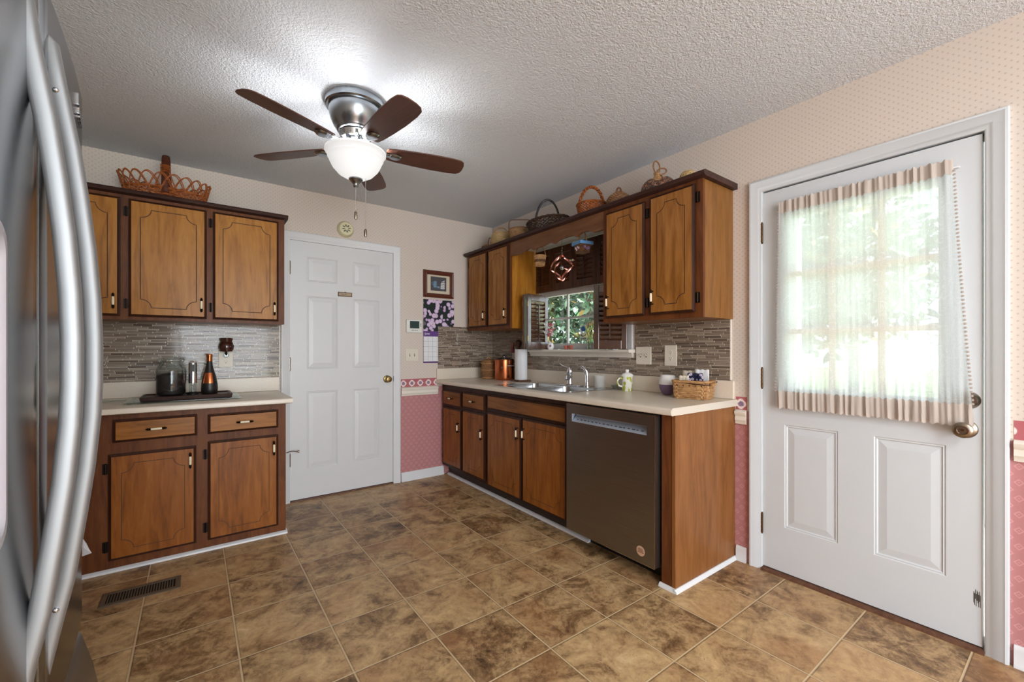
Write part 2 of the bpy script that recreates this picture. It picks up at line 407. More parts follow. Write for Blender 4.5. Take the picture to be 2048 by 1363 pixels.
def wicker(name, a, b):
    t = NT(name); n = t.noise(t.map(t.co(), (1,1,3)), 40, 4, 1.0)
    return t.bs(color=t.ramp(n, [(.3,a),(.7,b)]), rough=.5, spec=.35)
M['wk_orange'] = wicker('orange_varnished_willow', (110,52,16), (190,108,50))
M['wk_tan'] = wicker('tan_splint', (142,98,56), (202,158,108))
M['wk_pale'] = wicker('pale_straw', (168,134,84), (214,184,132))
M['wk_brown'] = wicker('brown_willow', (70,42,24), (126,84,52))
M['wk_dark'] = wicker('dark_twig', (38,26,20), (84,58,40))
M['wk_mid'] = wicker('mid_brown_splint', (112,76,46), (164,118,76))
M['wk_red'] = wicker('red_brown_cane', (58,26,14), (104,52,28))

# ---------------------------------------------------------------- the shell of the room
H = 2.447; XL = -3.5; YF = -6.6
def wall(name, F, us, vs, holes, wback, label):
    mb = MB(F)
    for i in range(len(us)-1):
        for j in range(len(vs)-1):
            if (i,j) in holes: continue
            mb.m = 1 if vs[j+1] <= .846 else 0
            mb.box(us[i], us[i+1], vs[j], vs[j+1], wback, 0)
    return mb.build(name, [M['wallpaper'], M['pinkpaper']], kind='structure', label=label, cat='wall')
D1 = (-1.893, -1.055, 2.05); D2 = (2.632, 3.461, 2.05); WN = (.70, 1.735, 1.19, 2.10)
wall('wall_back', FB, [XL, D1[0], D1[1], .12], [0,.845,D1[2],H], {(1,0),(1,1)}, -.12, 'papered back wall with the six-panel door')
wall('wall_right', FR, [0, WN[0], WN[1], D2[0], D2[1], 6.6], [0,.845,WN[2],D2[2],WN[3],H], {(1,2),(1,3),(3,0),(3,1),(3,2)}, -.12, 'papered right wall with the sink window and outside door')
FL = (Vector((0,1,0)), Vector((0,0,1)), Vector((1,0,0)), Vector((XL,0,0)))
FF = (Vector((-1,0,0)), Vector((0,0,1)), Vector((0,1,0)), Vector((0,YF,0)))
wall('wall_left', FL, [YF, .12], [0,.845,H], set(), -.12, 'papered left wall behind the refrigerator')
wall('wall_front', FF, [-.12, .2, 3.2, 3.62], [0,.15,.846,2.25,H], {(1,1),(1,2)}, -.12, 'dining end wall with a wide opening added for the fill light')  # opening invented so the rear fill light can shine in
mb = MB(); mb.box(XL-.12, .12, YF-.12, .12, -.12, 0); mb.build('floor', M['floor'], kind='structure', label='brown stone-look tile floor with tan grout', cat='floor')
mb = MB(); mb.box(XL-.3, .3, YF-.3, .3, H, H+.15); mb.build('ceiling', M['ceiling'], kind='structure', label='white popcorn-textured ceiling', cat='ceiling')

# paper border, chair rail, baseboards
RAIL = [(.770,0),(.770,.010),(.785,.013),(.792,.018),(.815,.014),(.826,.022),(.838,.024),(.845,.016),(.850,.006),(.850,0)]
BASE = [(0,0),(0,.022),(.012,.020),(.020,.014),(.062,.013),(.072,.010),(.080,.006),(.080,0)]
trim_n = [0]
def trim(F, prof, u0, u1, mat, label, name=None, cat='moulding'):
    trim_n[0] += 1
    MB(F).ext(prof, 'u', u0, u1).build(name or 'trim_%d' % trim_n[0], mat, kind='structure', smooth=True, label=label, cat=cat)
for F, u0, u1, where in ((FB,-.988,-.625,'on the back wall beside the white door'), (FR,2.496,2.556,'between the counter end and the outside door'), (FR,3.53,6.6,'right of the outside door')):
    trim(F, RAIL, u0, u1, M['cream_trim'], 'cream chair rail '+where)
    trim(F, [(.85,0),(.85,.0015),(.922,.0015),(.922,0)], u0, u1, M['border'], 'rose wallpaper border of flower medallions '+where, cat='wallpaper border')
trim(FB, BASE, -.988, -.565, M['white_trim'], 'white baseboard beside the six-panel door', 'baseboard_back', 'baseboard')
trim(FR, BASE, 2.5, 2.556, M['white_trim'], 'short white baseboard between cabinet end and outside door', 'baseboard_right', 'baseboard')
trim(FR, BASE, 3.53, 6.6, M['white_trim'], 'white baseboard right of the outside door', 'baseboard_right_far', 'baseboard')

# mosaic tiling
def tiles(boxes, F, label):
    trim_n[0] += 1
    mb = MB(F); mb.m = 0
    for b in boxes[:-1] if len(boxes) > 1 else boxes: mb.box(*b)
    if len(boxes) > 1: mb.m = 1; mb.box(*boxes[-1])
    mb.build('trim_%d' % trim_n[0], [M['mosaic'], M['cream_trim']], kind='structure', label=label, cat='tiling')
tiles([(-3.49,-1.962,.983,1.367,0,.008), (-1.962,-1.957,.983,1.367,0,.009)], FB, 'stick mosaic backsplash above the left counter')
tiles([(-.622,-.0085,1.012,1.41,0,.008), (-.0085,-.0005,1.012,1.41,0,.0095)], FB, 'stick mosaic backsplash on the back wall in the corner')
tiles([(.0005,.63,1.012,1.41,0,.008), (1.80,2.465,1.012,1.365,0,.008), (.63,1.80,1.012,1.128,0,.008), (2.465,2.471,1.012,1.365,0,.009)], FR, 'stick mosaic backsplash around the sink window')

# ---------------------------------------------------------------- doors and window
CAS = [(0,-.01),(0,.006),(.006,.010),(.018,.011),(.024,.016),(.046,.018),(.054,.022),(.062,.020),(.065,.014),(.065,0)]
def hinge_barrel(F, u, v, parent, mat, h=.095, w=.004, r=.0065):
    mb = MB(F)
    for k in range(5): mb.lathe([(r*.7,0),(r,.001),(r,h/5-.001),(r*.7,h/5)], (u, v-h/2+k*h/5, w), 10, 'v')
    mb.lathe([(r*.6,-.006),(r*.9,-.003),(r*.6,0)], (u, v-h/2, w), 10, 'v'); mb.lathe([(r*.6,0),(r*.9,.003),(r*.6,.006)], (u, v+h/2, w), 10, 'v')
    mb.box(u-.014, u+.004, v-h/2, v+h/2, w-.006, w-.003)
    return mb.build('hinge', mat, parent, smooth=True)
PAN = lambda w: [(0,w),(.005,w-.003),(.009,w-.002),(.014,w-.006),(.018,w-.006),(.046,w-.0015)]
# back door
d1 = thing('door_1', 'white six-panel interior door with brass knob in back wall', 'door', (-1.474,0,0), kind='structure')
MB(FB).mitre(D1[0]+.006, D1[1]-.006, 0, D1[2]-.006, CAS).build('casing', M['white_trim'], d1, smooth=True)
MB(FB).box(D1[0],D1[0]+.004,0,D1[2],-.118,0).box(D1[1]-.004,D1[1],0,D1[2],-.118,0).box(D1[0],D1[1],D1[2]-.004,D1[2],-.118,0).build('jamb', M['white_trim'], d1)
u0, u1, v0, v1 = D1[0]+.007, D1[1]-.008, .014, D1[2]-.007
us = [u0,-1.766,-1.532,-1.407,-1.183,u1]; vs = [v0,.242,.857,1.035,1.616,1.729,1.927,v1]
mb = MB(FB); holes = {(i,j) for i in (1,3) for j in (1,3,5)}; w = -.002
mb.skin(us, vs, w, holes)
for i, j in holes: mb.nest(us[i],us[i+1],vs[j],vs[j+1], PAN(w))
mb.rings([[(u0,v0,w),(u1,v0,w),(u1,v1,w),(u0,v1,w)], [(u0,v0,-.037),(u1,v0,-.037),(u1,v1,-.037),(u0,v1,-.037)]], cap1=True)
slab = mb.build('door_leaf', M['white_paint'], d1)
for v in (1.826, 1.076, .33): hinge_barrel(FB, D1[0]+.004, v, d1, M['satin'])
MB(FB).lathe([(.032,0),(.032,.004),(.026,.008),(.012,.010),(.011,.028),(.020,.034),(.027,.044),(.027,.056),(.022,.062),(.010,.064),(.009,.060),(.0,.060)], (-1.117,.93,-.002), 28, 'w').build('knob', M['brass'], slab, smooth=True)
MB(FB).box(-1.0605,-1.052,.905,.955,-.004,.0085).build('strike_plate', M['bronze'], d1, bevel=.002)
mb = MB(FB); mb.tube([(D1[0]+.002,.40,.012),(D1[0]+.02,.405,.03),(D1[0]+.052,.40,.045)], .004, 8).tube([(D1[0]+.002,.40,.012),(D1[0]-.02,.398,.03)], .004, 8)
mb.lathe([(.009,0),(.009,.012),(.0,.013)], (D1[0]+.052,.40,.045), 12, 'u'); mb.build('hinge_stop', M['satin'], d1, smooth=True)
MB(FB).ext([(0,-.1),(0,.012),(.010,.008),(.012,-.1)], 'u', D1[0]+.005, D1[1]-.005).build('threshold', M['oldwood'], d1)
# small plaque on the door
pl = thing('door_plaque', 'small bronze-rimmed plaque fixed to the white six-panel door', 'sign', (-1.474,-.0005,1.63))
mb = MB(FB); mb.mitre(-1.525,-1.423,1.636,1.660, [(0,.0015),(0,.006),(.005,.007),(.006,.0035),(.006,-.0015)], True); mb.lathe([(.010,-.0015),(.010,.005),(.005,.007),(0,.007)], (-1.474,1.664,0), 14, 'w', 1, .5)
mb.build('rim', M['brassd'], pl, smooth=True)
MB(FB).box(-1.5255,-1.4225,1.6355,1.6605,-.0015,.003).build('face', plain('plaque_face', (170,150,128), .5), pl)
text_part('I N  MY', FB, -1.505, 1.643, .0033, .014, M['bronze'], pl)

# outside door
d2 = thing('door_2', 'white half-glass outside door with lace curtain in right wall', 'door', (0,-3.046,0), kind='structure')
MB(FR).mitre(D2[0]+.006, D2[1]-.006, 0, D2[2]-.006, CAS).build('casing', M['bounce_offset_paint'], d2, smooth=True)
mb = MB(FR).box(D2[0],D2[0]+.004,0,D2[2],-.118,0).box(D2[1]-.004,D2[1],0,D2[2],-.118,0).box(D2[0],D2[1],D2[2]-.004,D2[2],-.118,0)
mb.build('jamb', M['bounce_offset_paint'], d2)
u0, u1, v0, v1 = D2[0]+.007, D2[1]-.012, .020, D2[2]-.014
g = (2.765, 3.325, .985, 1.875)
us = [u0,2.744,g[0],2.977,3.113,g[1],3.347,u1]; vs = [v0,.255,.796,g[2],g[3],v1]
us = [u0,2.744,2.977,3.113,3.347,u1]
mb = MB(FR); w = -.003
mb.skin(us, [v0,.255,.796,g[2]-.03], w, {(1,1),(3,1)})
for i in (1,3): mb.nest(us[i],us[i+1],.255,.796, PAN(w))
mb.skin([u0,g[0]-.03,g[1]+.03,u1], [g[2]-.03,g[3]+.03,v1], w, {(1,0)})
mb.rings([[(u0,v0,w),(u1,v0,w),(u1,v1,w),(u0,v1,w)], [(u0,v0,-.045),(u1,v0,-.045),(u1,v1,-.045),(u0,v1,-.045)]])
mb.skin([u0,g[0]-.03,g[1]+.03,u1], [v0,g[2]-.03,g[3]+.03,v1], -.045, {(1,1)})
mb.mitre(g[0],g[1],g[2],g[3], [(.03,w),(.03,.008),(.012,.010),(.0,.0),(0,-.048),(.012,-.058),(.03,-.056),(.03,-.045)], True)
mb.build('door_leaf', M['bounce_offset_paint'], d2)
MB(FR).box(g[0]-.005,g[1]+.005,g[2]-.005,g[3]+.005,-.026,-.022).build('glass', M['glass'], d2)
mb = MB(FR)
for q in (1,2):
    x = g[0]+(g[1]-g[0])*q/3; mb.box(x-.012,x+.012,g[2],g[3],-.020,-.008)
    y = g[2]+(g[3]-g[2])*q/3; mb.box(g[0],g[1],y-.012,y+.012,-.0205,-.0075)
mb.build('muntins', plain('tan_muntin', (222,156,92), .5), d2)
for v in (1.821, 1.035, .25): hinge_barrel(FR, D2[0]+.004, v, d2, M['brassd'], .105)
KN = [(.036,0),(.037,.004),(.030,.012),(.016,.015),(.014,.034),(.024,.040),(.030,.050),(.031,.058),(.026,.064),(.017,.066),(.015,.060),(.0,.060)]
MB(FR).lathe(KN, (3.402,.872,-.003), 32, 'w').build('knob', M['satin'], d2, smooth=True)
MB(FR).box(3.396,3.408,.868,.876,.056,.0605).build('turn_button', M['brassd'], d2, bevel=.001)
MB(FR).lathe([(.034,0),(.034,.006),(.026,.018),(.024,.022),(.012,.022),(.010,.018),(0,.018)], (3.412,.987,-.003), 32, 'w').build('deadbolt', M['satin'], d2, smooth=True)
MB(FR).ext([(0,-.118),(0,.022),(.009,.018),(.0145,.0),(.0145,-.118)], 'u', D2[0]+.005, D2[1]-.005).build('threshold', M['oldwood'], d2)
MB(FR).box(D2[0]+.004,D2[1]-.004,D2[2]-.030,D2[2]-.004,-.062,-.047).box(D2[0]+.004,D2[0]+.020,.03,D2[2]-.03,-.062,-.047).build('weatherstrip', plain('dark_weatherstrip', (52,52,54), .7), d2)
mb = MB(FR)
for k in range(9):
    a = random.random()*.05; mb.box(3.425+k*.0022,3.4265+k*.0022,.17+a,.22+a*.6,-.0028,-.0022)
mb.build('scuff_mark', M['grey_slot'], d2)

# kitchen window
wn = thing('window_1', 'white double-hung window over the sink with divided panes', 'window', (0,-1.218,WN[2]), kind='structure')
uw0, uw1, vw0, vw1 = WN
mb = MB(FR).box(uw0,uw0+.012,vw0,vw1,-.118,0).box(uw1-.012,uw1,vw0,vw1,-.118,0).box(uw0,uw1,vw1-.012,vw1,-.118,0)
mb.build('jamb', M['white_trim'], wn)
MB(FR).mitre(uw0+.01,uw1-.01,vw0,vw1-.01,[(0,-.005),(0,.010),(.02,.013),(.055,.016),(.058,0)]).build('casing', M['white_trim'], wn)
MB(FR).ext([(1.168,-.118),(1.168,.075),(1.176,.082),(1.186,.080),(1.190,.072),(1.190,-.118)], 'u', uw0-.075, uw1+.07).build('stool', M['cream_trim'], wn, smooth=True)
MB(FR).ext([(1.130,0),(1.132,.012),(1.150,.016),(1.160,.024),(1.168,.026),(1.168,0)], 'u', uw0-.055, uw1+.05).build('apron', M['cream_trim'], wn, smooth=True)
def sash(v0, v1, w, nm):
    mb = MB(FR).box(uw0+.012,uw0+.065,v0,v1,w-.03,w).box(uw1-.065,uw1-.012,v0,v1,w-.03,w).box(uw0+.065,uw1-.065,v0,v0+.05,w-.03,w).box(uw0+.065,uw1-.065,v1-.05,v1,w-.03,w)
    a, b = uw0+.065, uw1-.065
    for q in (1,2):
        x = a+(b-a)*q/3+(-.0 if q == 1 else .0); mb.box(x-.008,x+.008,v0+.05,v1-.035,w-.022,w-.004)
    y = (v0+.05+v1-.035)/2; mb.box(a,b,y-.008,y+.008,w-.0215,w-.0045)
    s_ = mb.build(nm, M['white_paint'], wn, bevel=.002)
    MB(FR).box(a-.004,b+.004,v0+.046,v1-.031,w-.016,w-.012).build('pane', M['glass'], s_)
sash(1.191, 1.705, -.045, 'lower_sash'); sash(1.66, 2.088, -.080, 'upper_sash')

# ---------------------------------------------------------------- cabinet parts
def pull(F, u, v, w, parent, vert=True, L=.092):
    def q(a, b, c): return (u+b, v+a, w+c) if vert else (u+a, v+b, w+c)
    mb = MB(F); mb.m = 0
    for s in (-1,1):
        mb.tube([q(s*L*.40,0,0), q(s*L*.40,0,.020)], .0035, 8)
        pts = [q(s*L*x,0,.022) for x in (.26,.30,.34,.38,.42,.46,.5)]
        mb.tube(pts, [.006,.0075,.005,.0075,.006,.0045,.0015], 10)
    mb.m = 1; mb.tube([q(-L*.27,0,.022), q(-L*.13,0,.022), q(L*.13,0,.022), q(L*.27,0,.022)], [.0058,.0066,.0066,.0058], 10)
    return mb.build('handle', [M['bronze'], M['porcelain']], parent, smooth=True)
def cab_hinge(F, u, v, w, parent):
    mb = MB(F).box(u-.012,u+.012,v-.028,v+.028,w,w+.004).lathe([(.002,-.03),(.005,-.026),(.005,.026),(.002,.03)], (u,v,w+.006), 10, 'v')
    return mb.build('hinge', M['bronze'], parent)
def groove_path(u0, u1, v0, v1, d, r, st=.008):
    a, b, c, e = u0+d, u1-d, v0+d, v1-d; pts = []
    def arc(cx, cy, t0, t1):
        for k in range(9):
            t = radians(t0+(t1-t0)*k/8); pts.append((cx+r*cos(t), cy+r*sin(t)))
    pts.append((a+r+st, c)); pts.append((b-r-st, c)); arc(b, c, 180, 90); pts.append((b, c+r+st))
    pts.append((b, e-r-st)); arc(b, e, 270, 180); pts.append((b-r-st, e))
    pts.append((a+r+st, e)); arc(a, e, 0, -90); pts.append((a, e-r-st)); pts.append((a, c+r+st)); arc(a, c, 90, 0)
    return pts
def cab_door(F, u0, u1, v0, v1, w, parent, face, hside=None, hv=None, hinge=None, groove=True, d=.052, r=.05, name='door', edge='edge'):
    mb = MB(F); T = .019
    mb.m = 1
    mb.rings([[(u0,v0,w),(u1,v0,w),(u1,v1,w),(u0,v1,w)], [(u0,v0,w+.011),(u1,v0,w+.011),(u1,v1,w+.011),(u0,v1,w+.011)],
              [(u0+.006,v0+.006,w+.014),(u1-.006,v0+.006,w+.014),(u1-.006,v1-.006,w+.014),(u0+.006,v1-.006,w+.014)],
              [(u0+.013,v0+.013,w+T),(u1-.013,v0+.013,w+T),(u1-.013,v1-.013,w+T),(u0+.013,v1-.013,w+T)]], cap0=True)
    mb.m = 0; mb.add([(u0+.013,v0+.013,w+T),(u1-.013,v0+.013,w+T),(u1-.013,v1-.013,w+T),(u0+.013,v1-.013,w+T)], [(0,1,2,3)])
    if groove:
        mb.m = 2; P = groove_path(u0, u1, v0, v1, d, r); n = len(P); GW = .0035 if face == M['amber'] else .0042; cu, cv = (u0+u1)/2, (v0+v1)/2
        inn = []
        for k in range(n):
            p0, p1, p2 = P[k-1], P[k], P[(k+1) % n]
            tx, ty = p2[0]-p0[0], p2[1]-p0[1]; L = sqrt(tx*tx+ty*ty) or 1
            inn.append((p1[0]-ty/L*GW, p1[1]+tx/L*GW))
        mb.rings([[(a,b,w+T+.0006) for a,b in P], [(a,b,w+T+.0006) for a,b in inn]])
    o = mb.build(name, [face, M[edge], M['groove_worn'] if face == M['amber'] else M['groove']], parent)
    if hside == 'L': pull(F, u0+.028, hv, w+T, o)
    if hside == 'R': pull(F, u1-.028, hv, w+T, o)
    if hside == 'C': pull(F, (u0+u1)/2, (v0+v1)/2, w+T, o, False)
    if hinge:
        hu = u0-.012 if hinge == 'L' else u1+.012
        for v in (v0+.075, v1-.075): cab_hinge(F, hu, v, w, o)
    return o
def carcass(F, u0, u1, v0, v1, w, parent, side, z_in=.002):
    MB(F).box(u0+.001,u1-.001,v0+.001,v1-.001,z_in,w-.02).build('carcass', side, parent)
    MB(F).box(u0,u1,v0,v1,w-.02,w).build('face_frame', M['stile'], parent)

# left wall cabinet
WU = .322
c1 = thing('wall_cabinet', 'honey brown wall cabinet with scalloped-groove doors above the left counter', 'cabinet', (-2.73,-.16,1.366))
carcass(FB, -3.49, -1.975, 1.366, 2.098, WU, c1, M['sidepanel'])
cab_door(FB, -2.796,-2.420, 1.385, 2.078, WU, c1, M['honey'], 'R', 1.47, 'L')
cab_door(FB, -2.388,-2.012, 1.385, 2.078, WU, c1, M['honey'], 'R', 1.47, 'L')
cab_door(FB, -3.208,-2.832, 1.385, 2.078, WU, c1, M['honey'], 'R', 1.47, 'L')
TOPP = [(2.099,.0),(2.099,WU+.012),(2.106,WU+.030),(2.118,WU+.036),(2.127,WU+.032),(2.131,WU+.02),(2.131,0)]
MB(FB).ext(TOPP, 'u', -3.49, -1.955).build('cabinet_top_moulding', M['crownx'], smooth=True, label='dark brown moulded top board along the left wall cabinet', cat='moulding')
# left base cabinet
c2 = thing('base_cabinet', 'worn amber base cabinet with two drawers under the left counter', 'cabinet', (-2.74,-.3,0))
WB = .583
carcass(FB, -3.49, -2.006, .018, .840, WB, c2, M['amber'])
cab_door(FB, -2.853,-2.475, .062, .628, WB, c2, M['amber'], 'R', .552, 'L')
cab_door(FB, -2.420,-2.050, .062, .645, WB, c2, M['amber'], 'R', .565, 'L')
cab_door(FB, -2.836,-2.470, .690, .812, WB, c2, M['amberx'], 'C', None, None, False, name='drawer')
cab_door(FB, -2.420,-2.050, .690, .805, WB, c2, M['amberx'], 'C', None, None, False, name='drawer')
MB(FB).ext([(0,WB-.2),(0,WB+.018),(.008,WB+.016),(.017,WB+.004),(.0175,WB-.2)], 'u', -3.49, -1.998).build('shoe_moulding', M['white_trim'], c2, smooth=True)
# left counter
ct1 = thing('countertop', 'beige laminate countertop with backsplash lip on the left base cabinet', 'countertop', (-2.73,-.3,.842))
MB(FB).ext([(.843,.0),(.843,.628),(.847,.636),(.866,.638),(.874,.634),(.878,.624),(.878,0)], 'u', -3.49, -1.974).build('slab', M['laminate'], ct1, smooth=True)
MB(FB).box(-3.49,-1.962,.8785,.981,.0005,.019).build('counter_upstand', M['laminate'], bevel=.003, label='beige laminate upstand strip behind the left counter', cat='upstand')
MB(FB).box(-1.9738,-1.972,.845,.876,.02,.632).build('edge_band', M['lamedge'], ct1)

# right wall cabinets
c3 = thing('wall_cabinet', 'narrow two-door brown wall cabinet left of the sink window', 'cabinet', (-.16,-.40,1.37))
carcass(FR, .055, .758, 1.372, 2.098, WU, c3, M['honey'])
cab_door(FR, .092,.410, 1.40, 2.085, WU, c3, M['walnut'], 'R', 1.50, 'L')
cab_door(FR, .436,.742, 1.40, 2.085, WU, c3, M['walnut'], 'R', 1.50, 'L')
c4 = thing('wall_cabinet', 'two-door brown wall cabinet right of the sink window by the outside door', 'cabinet', (-.16,-2.14,1.36))
carcass(FR, 1.792, 2.480, 1.362, 2.098, WU, c4, M['sidepanel'])
cab_door(FR, 1.823,2.122, 1.392, 2.070, WU, c4, M['walnut'], 'L', 1.49, 'R')
cab_door(FR, 2.158,2.440, 1.392, 2.078, WU, c4, M['walnut'], 'L', 1.49, 'R')
MB(FR).ext(TOPP, 'u', .03, 2.505).build('cabinet_top_moulding', M['crown'], smooth=True, label='dark brown moulded top board running over both right wall cabinets and valance', cat='moulding')
# scalloped valance
pts = [(.7585,2.098),(.7585,1.985)]
for a, b in ((.90,1.978),(.92,1.988),(.957,1.991),(1.0,2.002),(1.035,1.996),(1.05,1.984),(1.09,1.978),(1.11,1.988),(1.18,1.990),(1.24,2.0),(1.272,1.998),(1.29,1.986),(1.315,1.980),(1.34,1.994),(1.373,2.001),(1.45,2.003),(1.507,2.0),(1.53,1.986),(1.548,1.980),(1.565,1.994),(1.596,2.004),(1.66,2.0),(1.68,1.988),(1.70,1.980)): pts.append((a,b))
pts += [(1.7915,1.980),(1.7915,2.098)]
MB(FR).ext(pts, 'w', .300, .320).build('valance', M['valance'], label='scalloped wooden valance board bridging the two right wall cabinets', cat='valance')
MB(FR).box(.7585,1.7915,2.055,2.075,.02,.298).build('soffit_panel', M['white_paint'], label='white panel behind the scalloped valance above the window shutters', cat='panel')

# right base cabinets
c5 = thing('base_cabinet', 'narrow worn base cabinet with two small drawers in the corner', 'cabinet', (-.3,-.42,0))
MB(FR).box(.031,.799,.10,.865,.002,WB-.02).build('carcass', M['amber'], c5)
MB(FR).box(.030,.80,.10,.866,WB-.02,WB).build('face_frame', M['edge'], c5)
cab_door(FR, .062,.398, .675, .815, WB, c5, M['ambery'], 'C', None, None, False, name='drawer')
cab_door(FR, .425,.782, .685, .820, WB, c5, M['ambery'], 'C', None, None, False, name='drawer')
cab_door(FR, .060,.400, .125, .655, WB, c5, M['amber'], 'R', .50, 'L')
cab_door(FR, .425,.782, .125, .665, WB, c5, M['amber'], 'R', .50, None)
c6 = thing('sink_base_cabinet', 'worn amber sink base cabinet with blank front panel beside the dishwasher', 'cabinet', (-.3,-1.27,0))
mb = MB(FR).box(.801,1.758,.10,.72,.002,WB-.02).box(.801,1.758,.72,.865,.575-.02,WB-.02); mb.build('carcass', M['amber'], c6)
MB(FR).box(.8005,1.760,.10,.866,WB-.02,WB).build('face_frame', M['edge'], c6)
cab_door(FR, .822,1.735, .715, .832, WB, c6, M['ambery'], None, None, None, False, name='false_front')
cab_door(FR, .822,1.262, .105, .692, WB, c6, M['amber'], 'R', .585, None)
cab_door(FR, 1.278,1.735, .105, .700, WB, c6, M['amber'], 'L', .590, 'R')
mb = MB(FR).box(.03,1.764,.0,.099,.50,.515); mb.build('toe_kick', plain('dark_toe_board', (52,38,30), .6), label='dark recessed toe board under the sink-side base cabinets', cat='toe kick')
MB(FR).ext([(0,.516),(0,.540),(.008,.537),(.016,.528),(.018,.516)], 'u', .03, 1.86).build('trim_20', M['white_trim'], kind='structure', label='white quarter round along the toe board of the sink cabinets', cat='moulding', smooth=True)
ep = thing('cabinet_end_panel', 'brown end panel and filler strip right of the dishwasher', 'cabinet panel', (-.3,-2.45,0))
MB(FR).box(2.413,2.472,.001,.866,.56,.590).build('filler_strip', M['stile'], ep)
MB(FR).box(2.472,2.491,.001,.866,.002,.592).build('end_panel', M['endpanel'], ep, bevel=.0015)
mb = MB(FR).ext([(0,.5905),(0,.607),(.010,.604),(.018,.594),(.018,.5905)], 'u', 2.405, 2.4905)
mb.ext([(2.4915,0),(2.508,0),(2.505,.010),(2.496,.018),(2.4915,.018)], 'w', .004, .606)
mb.build('shoe_moulding', M['white_trim'], ep, smooth=True)
# dishwasher
dw = thing('dishwasher', 'dark stainless dishwasher with pocket handle under the right counter', 'dishwasher', (-.32,-2.09,0))
MB(FR).box(1.775,2.402,.10,.85,.02,.58).build('tub', M['black'], dw)
MB(FR).box(1.78,2.40,.001,.10,.49,.514).build('kick_plate', M['black'], dw)
a, b, c, e = 1.768, 2.402, .088, .856; pu0, pu1, pv0, pv1 = 1.815, 2.355, .752, .800
mb = MB(FR); WD = .632; mb.m = 0
mb.skin([a,pu0,pu1,b],[c,pv0,pv1,e],WD,{(1,1)})
mb.rings([[(a,c,WD),(b,c,WD),(b,e,WD),(a,e,WD)],[(a,c,.582),(b,c,.582),(b,e,.582),(a,e,.582)]], cap1=True)
mb.add([(pu0,pv1,WD),(pu1,pv1,WD),(pu1,pv1,.597),(pu0,pv1,.597)],[(0,1,2,3)]); mb.m = 1
mb.add([(pu0,pv0,WD),(pu0,pv1,WD),(pu0,pv1,.597)],[(0,1,2)]); mb.add([(pu1,pv0,WD),(pu1,pv1,WD),(pu1,pv1,.597)],[(0,1,2)])
mb.build('front_panel', [M['dwsteel'], M['dwpanel']], dw)
MB(FR).add([(pu0,pv0,WD),(pu1,pv0,WD),(pu1,pv1-.012,.597),(pu0,pv1-.012,.597),(pu0,pv1,.597),(pu1,pv1,.597)],[(0,1,2,3),(3,2,5,4)]).build('control_strip', [M['dwpanel']], dw)
mb = MB(FR)
for k in range(17):
    x = pu0+.035+k*.029; t_ = .42; mb.box(x,x+.010+.004*(k % 3),pv0+.013,pv0+.018,WD-.0118,WD-.0095)
mb.build('control_marks', plain('control_ink', (66,74,90), .5), dw)
mb = MB(FR).box(a,b,e-.0015,e+.0012,WD-.03,WD+.0012).box(b-.0015,b+.0012,c,e,WD-.004,WD+.0012).box(a,b,c-.0012,c+.0015,WD-.004,WD+.0012); mb.build('edge_trim', M['dwedge'], dw)
st = MB(FR).lathe([(.026,0),(.026,.0006),(0,.0006)], (2.318,.150,WD+.0003), 28, 'w').build('sticker', plain('tan_sticker', (202,164,132), .6), dw, label='round tan sticker')
mb = MB(FR)
for k, (x0, x1) in enumerate(((-.014,.012),(-.018,.018),(-.016,.015),(-.020,.020))): mb.box(2.318+x0,2.318+x1,.160-k*.0062,.163-k*.0062,WD+.0008,WD+.0013)
mb.build('print_lines', plain('sticker_ink', (116,78,62), .6), st)

# right counter with sink
ct2 = thing('countertop', 'long beige laminate countertop with sink cut-out along the right wall', 'countertop', (-.32,-1.25,.868))
SU0, SU1, SW0, SW1 = .885, 1.650, .105, .545
mb = MB(FR); EP = [(.868,.50),(.868,.636),(.872,.644),(.892,.646),(.900,.642),(.905,.632),(.905,.50)]
mb.ext(EP, 'u', 0.001, 2.503)
mb.box(.001,SU0,.868,.905,.001,.50).box(SU1,2.503,.868,.905,.001,.50).box(SU0,SU1,.868,.905,.001,SW0)
mb.build('slab', M['laminate'], ct2, smooth=True)
MB(FR).box(.0205,2.4900,.9055,1.010,.001,.020).build('counter_upstand', M['laminate'], bevel=.003, label='long beige laminate upstand strip along the right wall behind the sink', cat='upstand')
MB(FR).box(.0005,.020,.9055,1.010,.001,.638).build('counter_upstand', M['laminate'], bevel=.003, label='short beige laminate upstand strip on the back wall at the counter corner', cat='upstand')
MB(FR).box(2.5032,2.5048,.870,.903,.002,.640).build('edge_band', M['lamedge'], ct2)
sk = thing('kitchen_sink', 'double-bowl stainless steel sink set into the right counter', 'sink', (-.32,-1.27,.905))
mb = MB(FR)
def basin(u0, u1, w0, w1, z0, z1):
    def rr(d, h, r):
        r = max(r-d, .004); P = []
        for cx, cy, t0 in ((u1-d-r,w0+d+r,-90),(u1-d-r,w1-d-r,0),(u0+d+r,w1-d-r,90),(u0+d+r,w0+d+r,180)):
            for k in range(6):
                t = radians(t0+18*k); P.append((cx+r*cos(t), h, cy+r*sin(t)))
        return P
    mb.rings([rr(-.006,z1,.05), rr(0,z1-.002,.05), rr(.004,z1-.02,.05), rr(.012,z0+.03,.05), rr(.03,z0+.006,.05), rr(.055,z0,.06)], cap1=True)
B = ((.918,1.243),(1.283,1.618)); bw = (.175,.520)
Z1 = .9085
uu = [SU0-.016, B[0][0], B[0][1], B[1][0], B[1][1], SU1+.016]
def rim(): 
    ws = [SW0-.045, bw[0], bw[1], SW1+.022]
    for i in range(5):
        for j in range(3):
            if j == 1 and i in (1,3): continue
            mb.box(uu[i],uu[i+1],.9055,Z1,ws[j],ws[j+1])
rim()
for u0, u1 in B: basin(u0, u1, bw[0], bw[1], .745, Z1+.0002)
